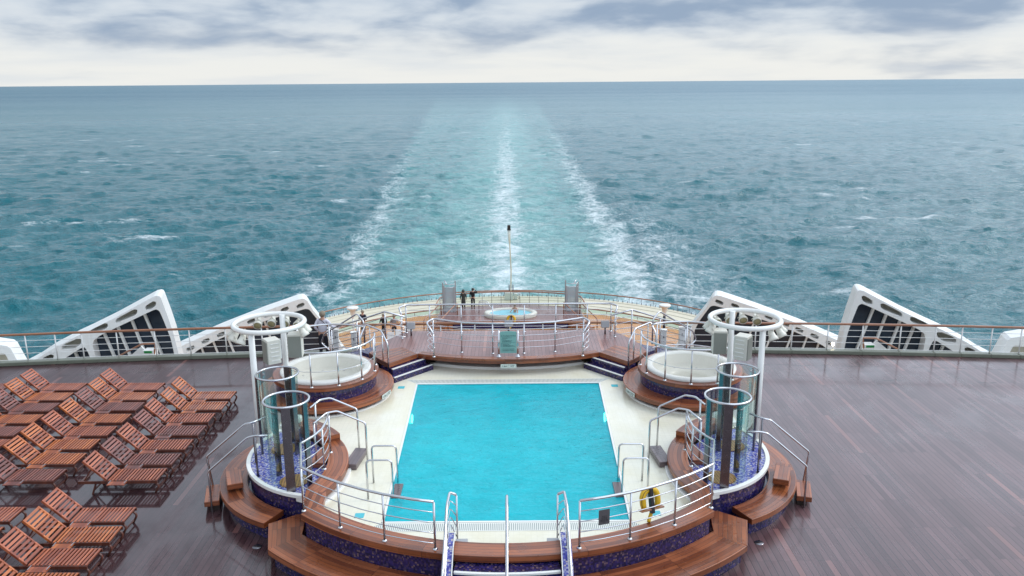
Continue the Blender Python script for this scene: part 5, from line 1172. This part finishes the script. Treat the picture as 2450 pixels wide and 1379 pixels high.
    if not bare:
        ns = ['pel', 'bel', 'che', 'nb', 'shL', 'elL', 'wrL', 'shR', 'elR', 'wrR']; es = [e for e in E_ if e[0] in ns and e[1] in ns]
        f = {'*': 1.22, 'wrL': 1.35, 'wrR': 1.35, 'nb': 1.25, 'pel': 1.16}
        if coat:
            J['hem'] = (0, ly * .2, .36); ns.append('hem'); es.append(('pel', 'hem')); rads['hem'] = (.20, .17); f['pel'] = 1.35
        put(sub_skin(ns, es, f, 'che', [('wrL', .96, 'elL'), ('wrR', .96, 'elR')]), 'jacket', top)
        ns = ['pel', 'bel', 'hiL', 'knL', 'anL', 'hiR', 'knR', 'anR']; es = [e for e in E_ if e[0] in ns and e[1] in ns]
        put(sub_skin(ns, es, {'*': 1.2, 'pel': 1.12, 'bel': 1.12, 'anL': 1.5, 'anR': 1.5}, 'pel', [('bel', .6, 'pel'), ('anL', .93, 'knL'), ('anR', .93, 'knR')]), 'trousers', legs)
        for n in ('L', 'R'):
            put(skin_mesh([(Vector(J['an' + n]) + Vector((0, -.05, -.045))) * k, (Vector(J['an' + n]) + Vector((0, .03, -.04))) * k, Vector(J['to' + n]) * k + Vector((0, .06, .0)) * k], [(0, 1), (1, 2)], [.045 * k, .047 * k, .036 * k]), 'shoe', 'shoe_dark')
    b = MB(); pr = []
    for j in range(9):
        t = j / 8 * math.pi * 0.62; pr.append((math.sin(t), math.cos(t)))
    sc = 1.25 if hood else 1.0
    b.lathe([(r_ * .099 * sc, z_ * .112 * sc) for r_, z_ in pr], (0, 0, 0), 20, sy=1.16)
    M = Matrix.Translation((hd + Vector((0, -.018, .030))) * k) @ Matrix.Rotation(R(22 if not hood else 34), 4, 'X') @ Matrix.Scale(k, 4)
    me = bpy.data.meshes.new('hair'); me.from_pydata([tuple(M @ Vector(v)) for v in b.v], [], b.f)
    for p in me.polygons: p.use_smooth = True
    o = put(me, 'hood' if hood else 'hair', top if hood else hair); sd_ = o.modifiers.new('s', 'SOLIDIFY'); sd_.thickness = 0.012
    for sx in (-1, 1):
        b = MB(); b.lathe([(0, -.009), (.009, 0), (0, .009)], tuple((hd + Vector((sx * .032, .094, .012))) * k), 8)
        me = bpy.data.meshes.new('eye'); me.from_pydata(b.v, [], b.f); put(me, 'eye', 'lamp_dark')
    b = MB(); b.box(tuple((hd + Vector((0, .093, -.048))) * k), (.045 * k, .012 * k, .010 * k)); me = bpy.data.meshes.new('mouth'); me.from_pydata(b.v, [], b.f); put(me, 'mouth', 'varnish_rail')
    return h
dn_ = lambda sx, f=0.0: ((sx * .25, f * .3, 1.14), (sx * .25, f + .08, .90))
# elbows / wrists: (left, right)
person('person in a white jacket leaning on the brown rail behind the left tub, back turned', (-6.72, 28.62, 0.0), R(-12), 1.74, [((-.27, -.06, 1.17), (-.20, .10, .98)), ((.34, .10, 1.18), (.62, .22, 1.16))], 'jacket_white', 'trousers_dark', 'hair_grey', lean=0.05, legpose={'R': .1})
person('person in a dark navy jacket holding a camera in both hands on the ochre deck', (-10.95, 59.1, -8.6), R(165), 1.96, [((-.27, .05, 1.15), (-.10, .26, 1.22)), ((.27, .05, 1.15), (.10, .26, 1.22))], 'jacket_navy', 'trousers_dark', 'hair_grey', lean=0.02, legpose={'L': .1})
person('person in a black coat by the left stair rail on the ochre deck', (-9.35, 58.6, -8.6), R(150), 1.82, [((-.26, .0, 1.14), (-.22, .10, .92)), ((.27, .05, 1.15), (.16, .24, 1.10))], 'jacket_black', 'trousers_dark', 'hair_grey')
person('person in a grey windblown jacket beside the stair rail on the ochre deck', (-8.55, 58.3, -8.6), R(200), 1.82, [((-.30, .05, 1.2), (-.20, .25, 1.3)), ((.26, .0, 1.14), (.24, .08, .90))], 'jacket_grey', 'trousers_dark', 'hair_grey', lean=0.04)
person('person in a long dark hooded coat watching the wake from the aft terrace', (-3.78, 64.2, -8.0), R(0), 1.56, [dn_(-1), dn_(1)], 'jacket_olive', 'trousers_dark', 'hair_dark', coat=True, hood=True)
person('person in black raising a camera to the eye at the aft windscreen', (-3.02, 64.3, -8.0), R(-8), 1.68, [dn_(-1, .05), ((.36, .16, 1.34), (.14, .20, 1.58))], 'jacket_black', 'trousers_dark', 'hair_dark')
person('bare-shouldered bather sitting in the aft hot tub', (0.35, 62.55, -8.90), R(150), 1.7, [((-.30, .08, 1.2), (-.36, .26, 1.05)), ((.30, .08, 1.2), (.36, .26, 1.05))], 'jacket_black', 'trousers_dark', 'hair_grey', seated=True, bare=True)
h = thing('camera_bag', 'small grey bag hanging at the side of the white jacketed person', 'bag', (-6.40, 28.5, 0.85))
b = MB(); b.box((-6.40, 28.52, 1.0), (0.20, 0.14, 0.28)); b.build('pouch', 'grey_box', h, bevel=0.03)
b = MB(); b.tube(fillet([(-6.42, 28.48, 1.12), (-6.66, 28.5, 1.42), (-6.82, 28.62, 1.46)], 0.1), 0.012, 6); b.build('strap', 'black_strap', h)
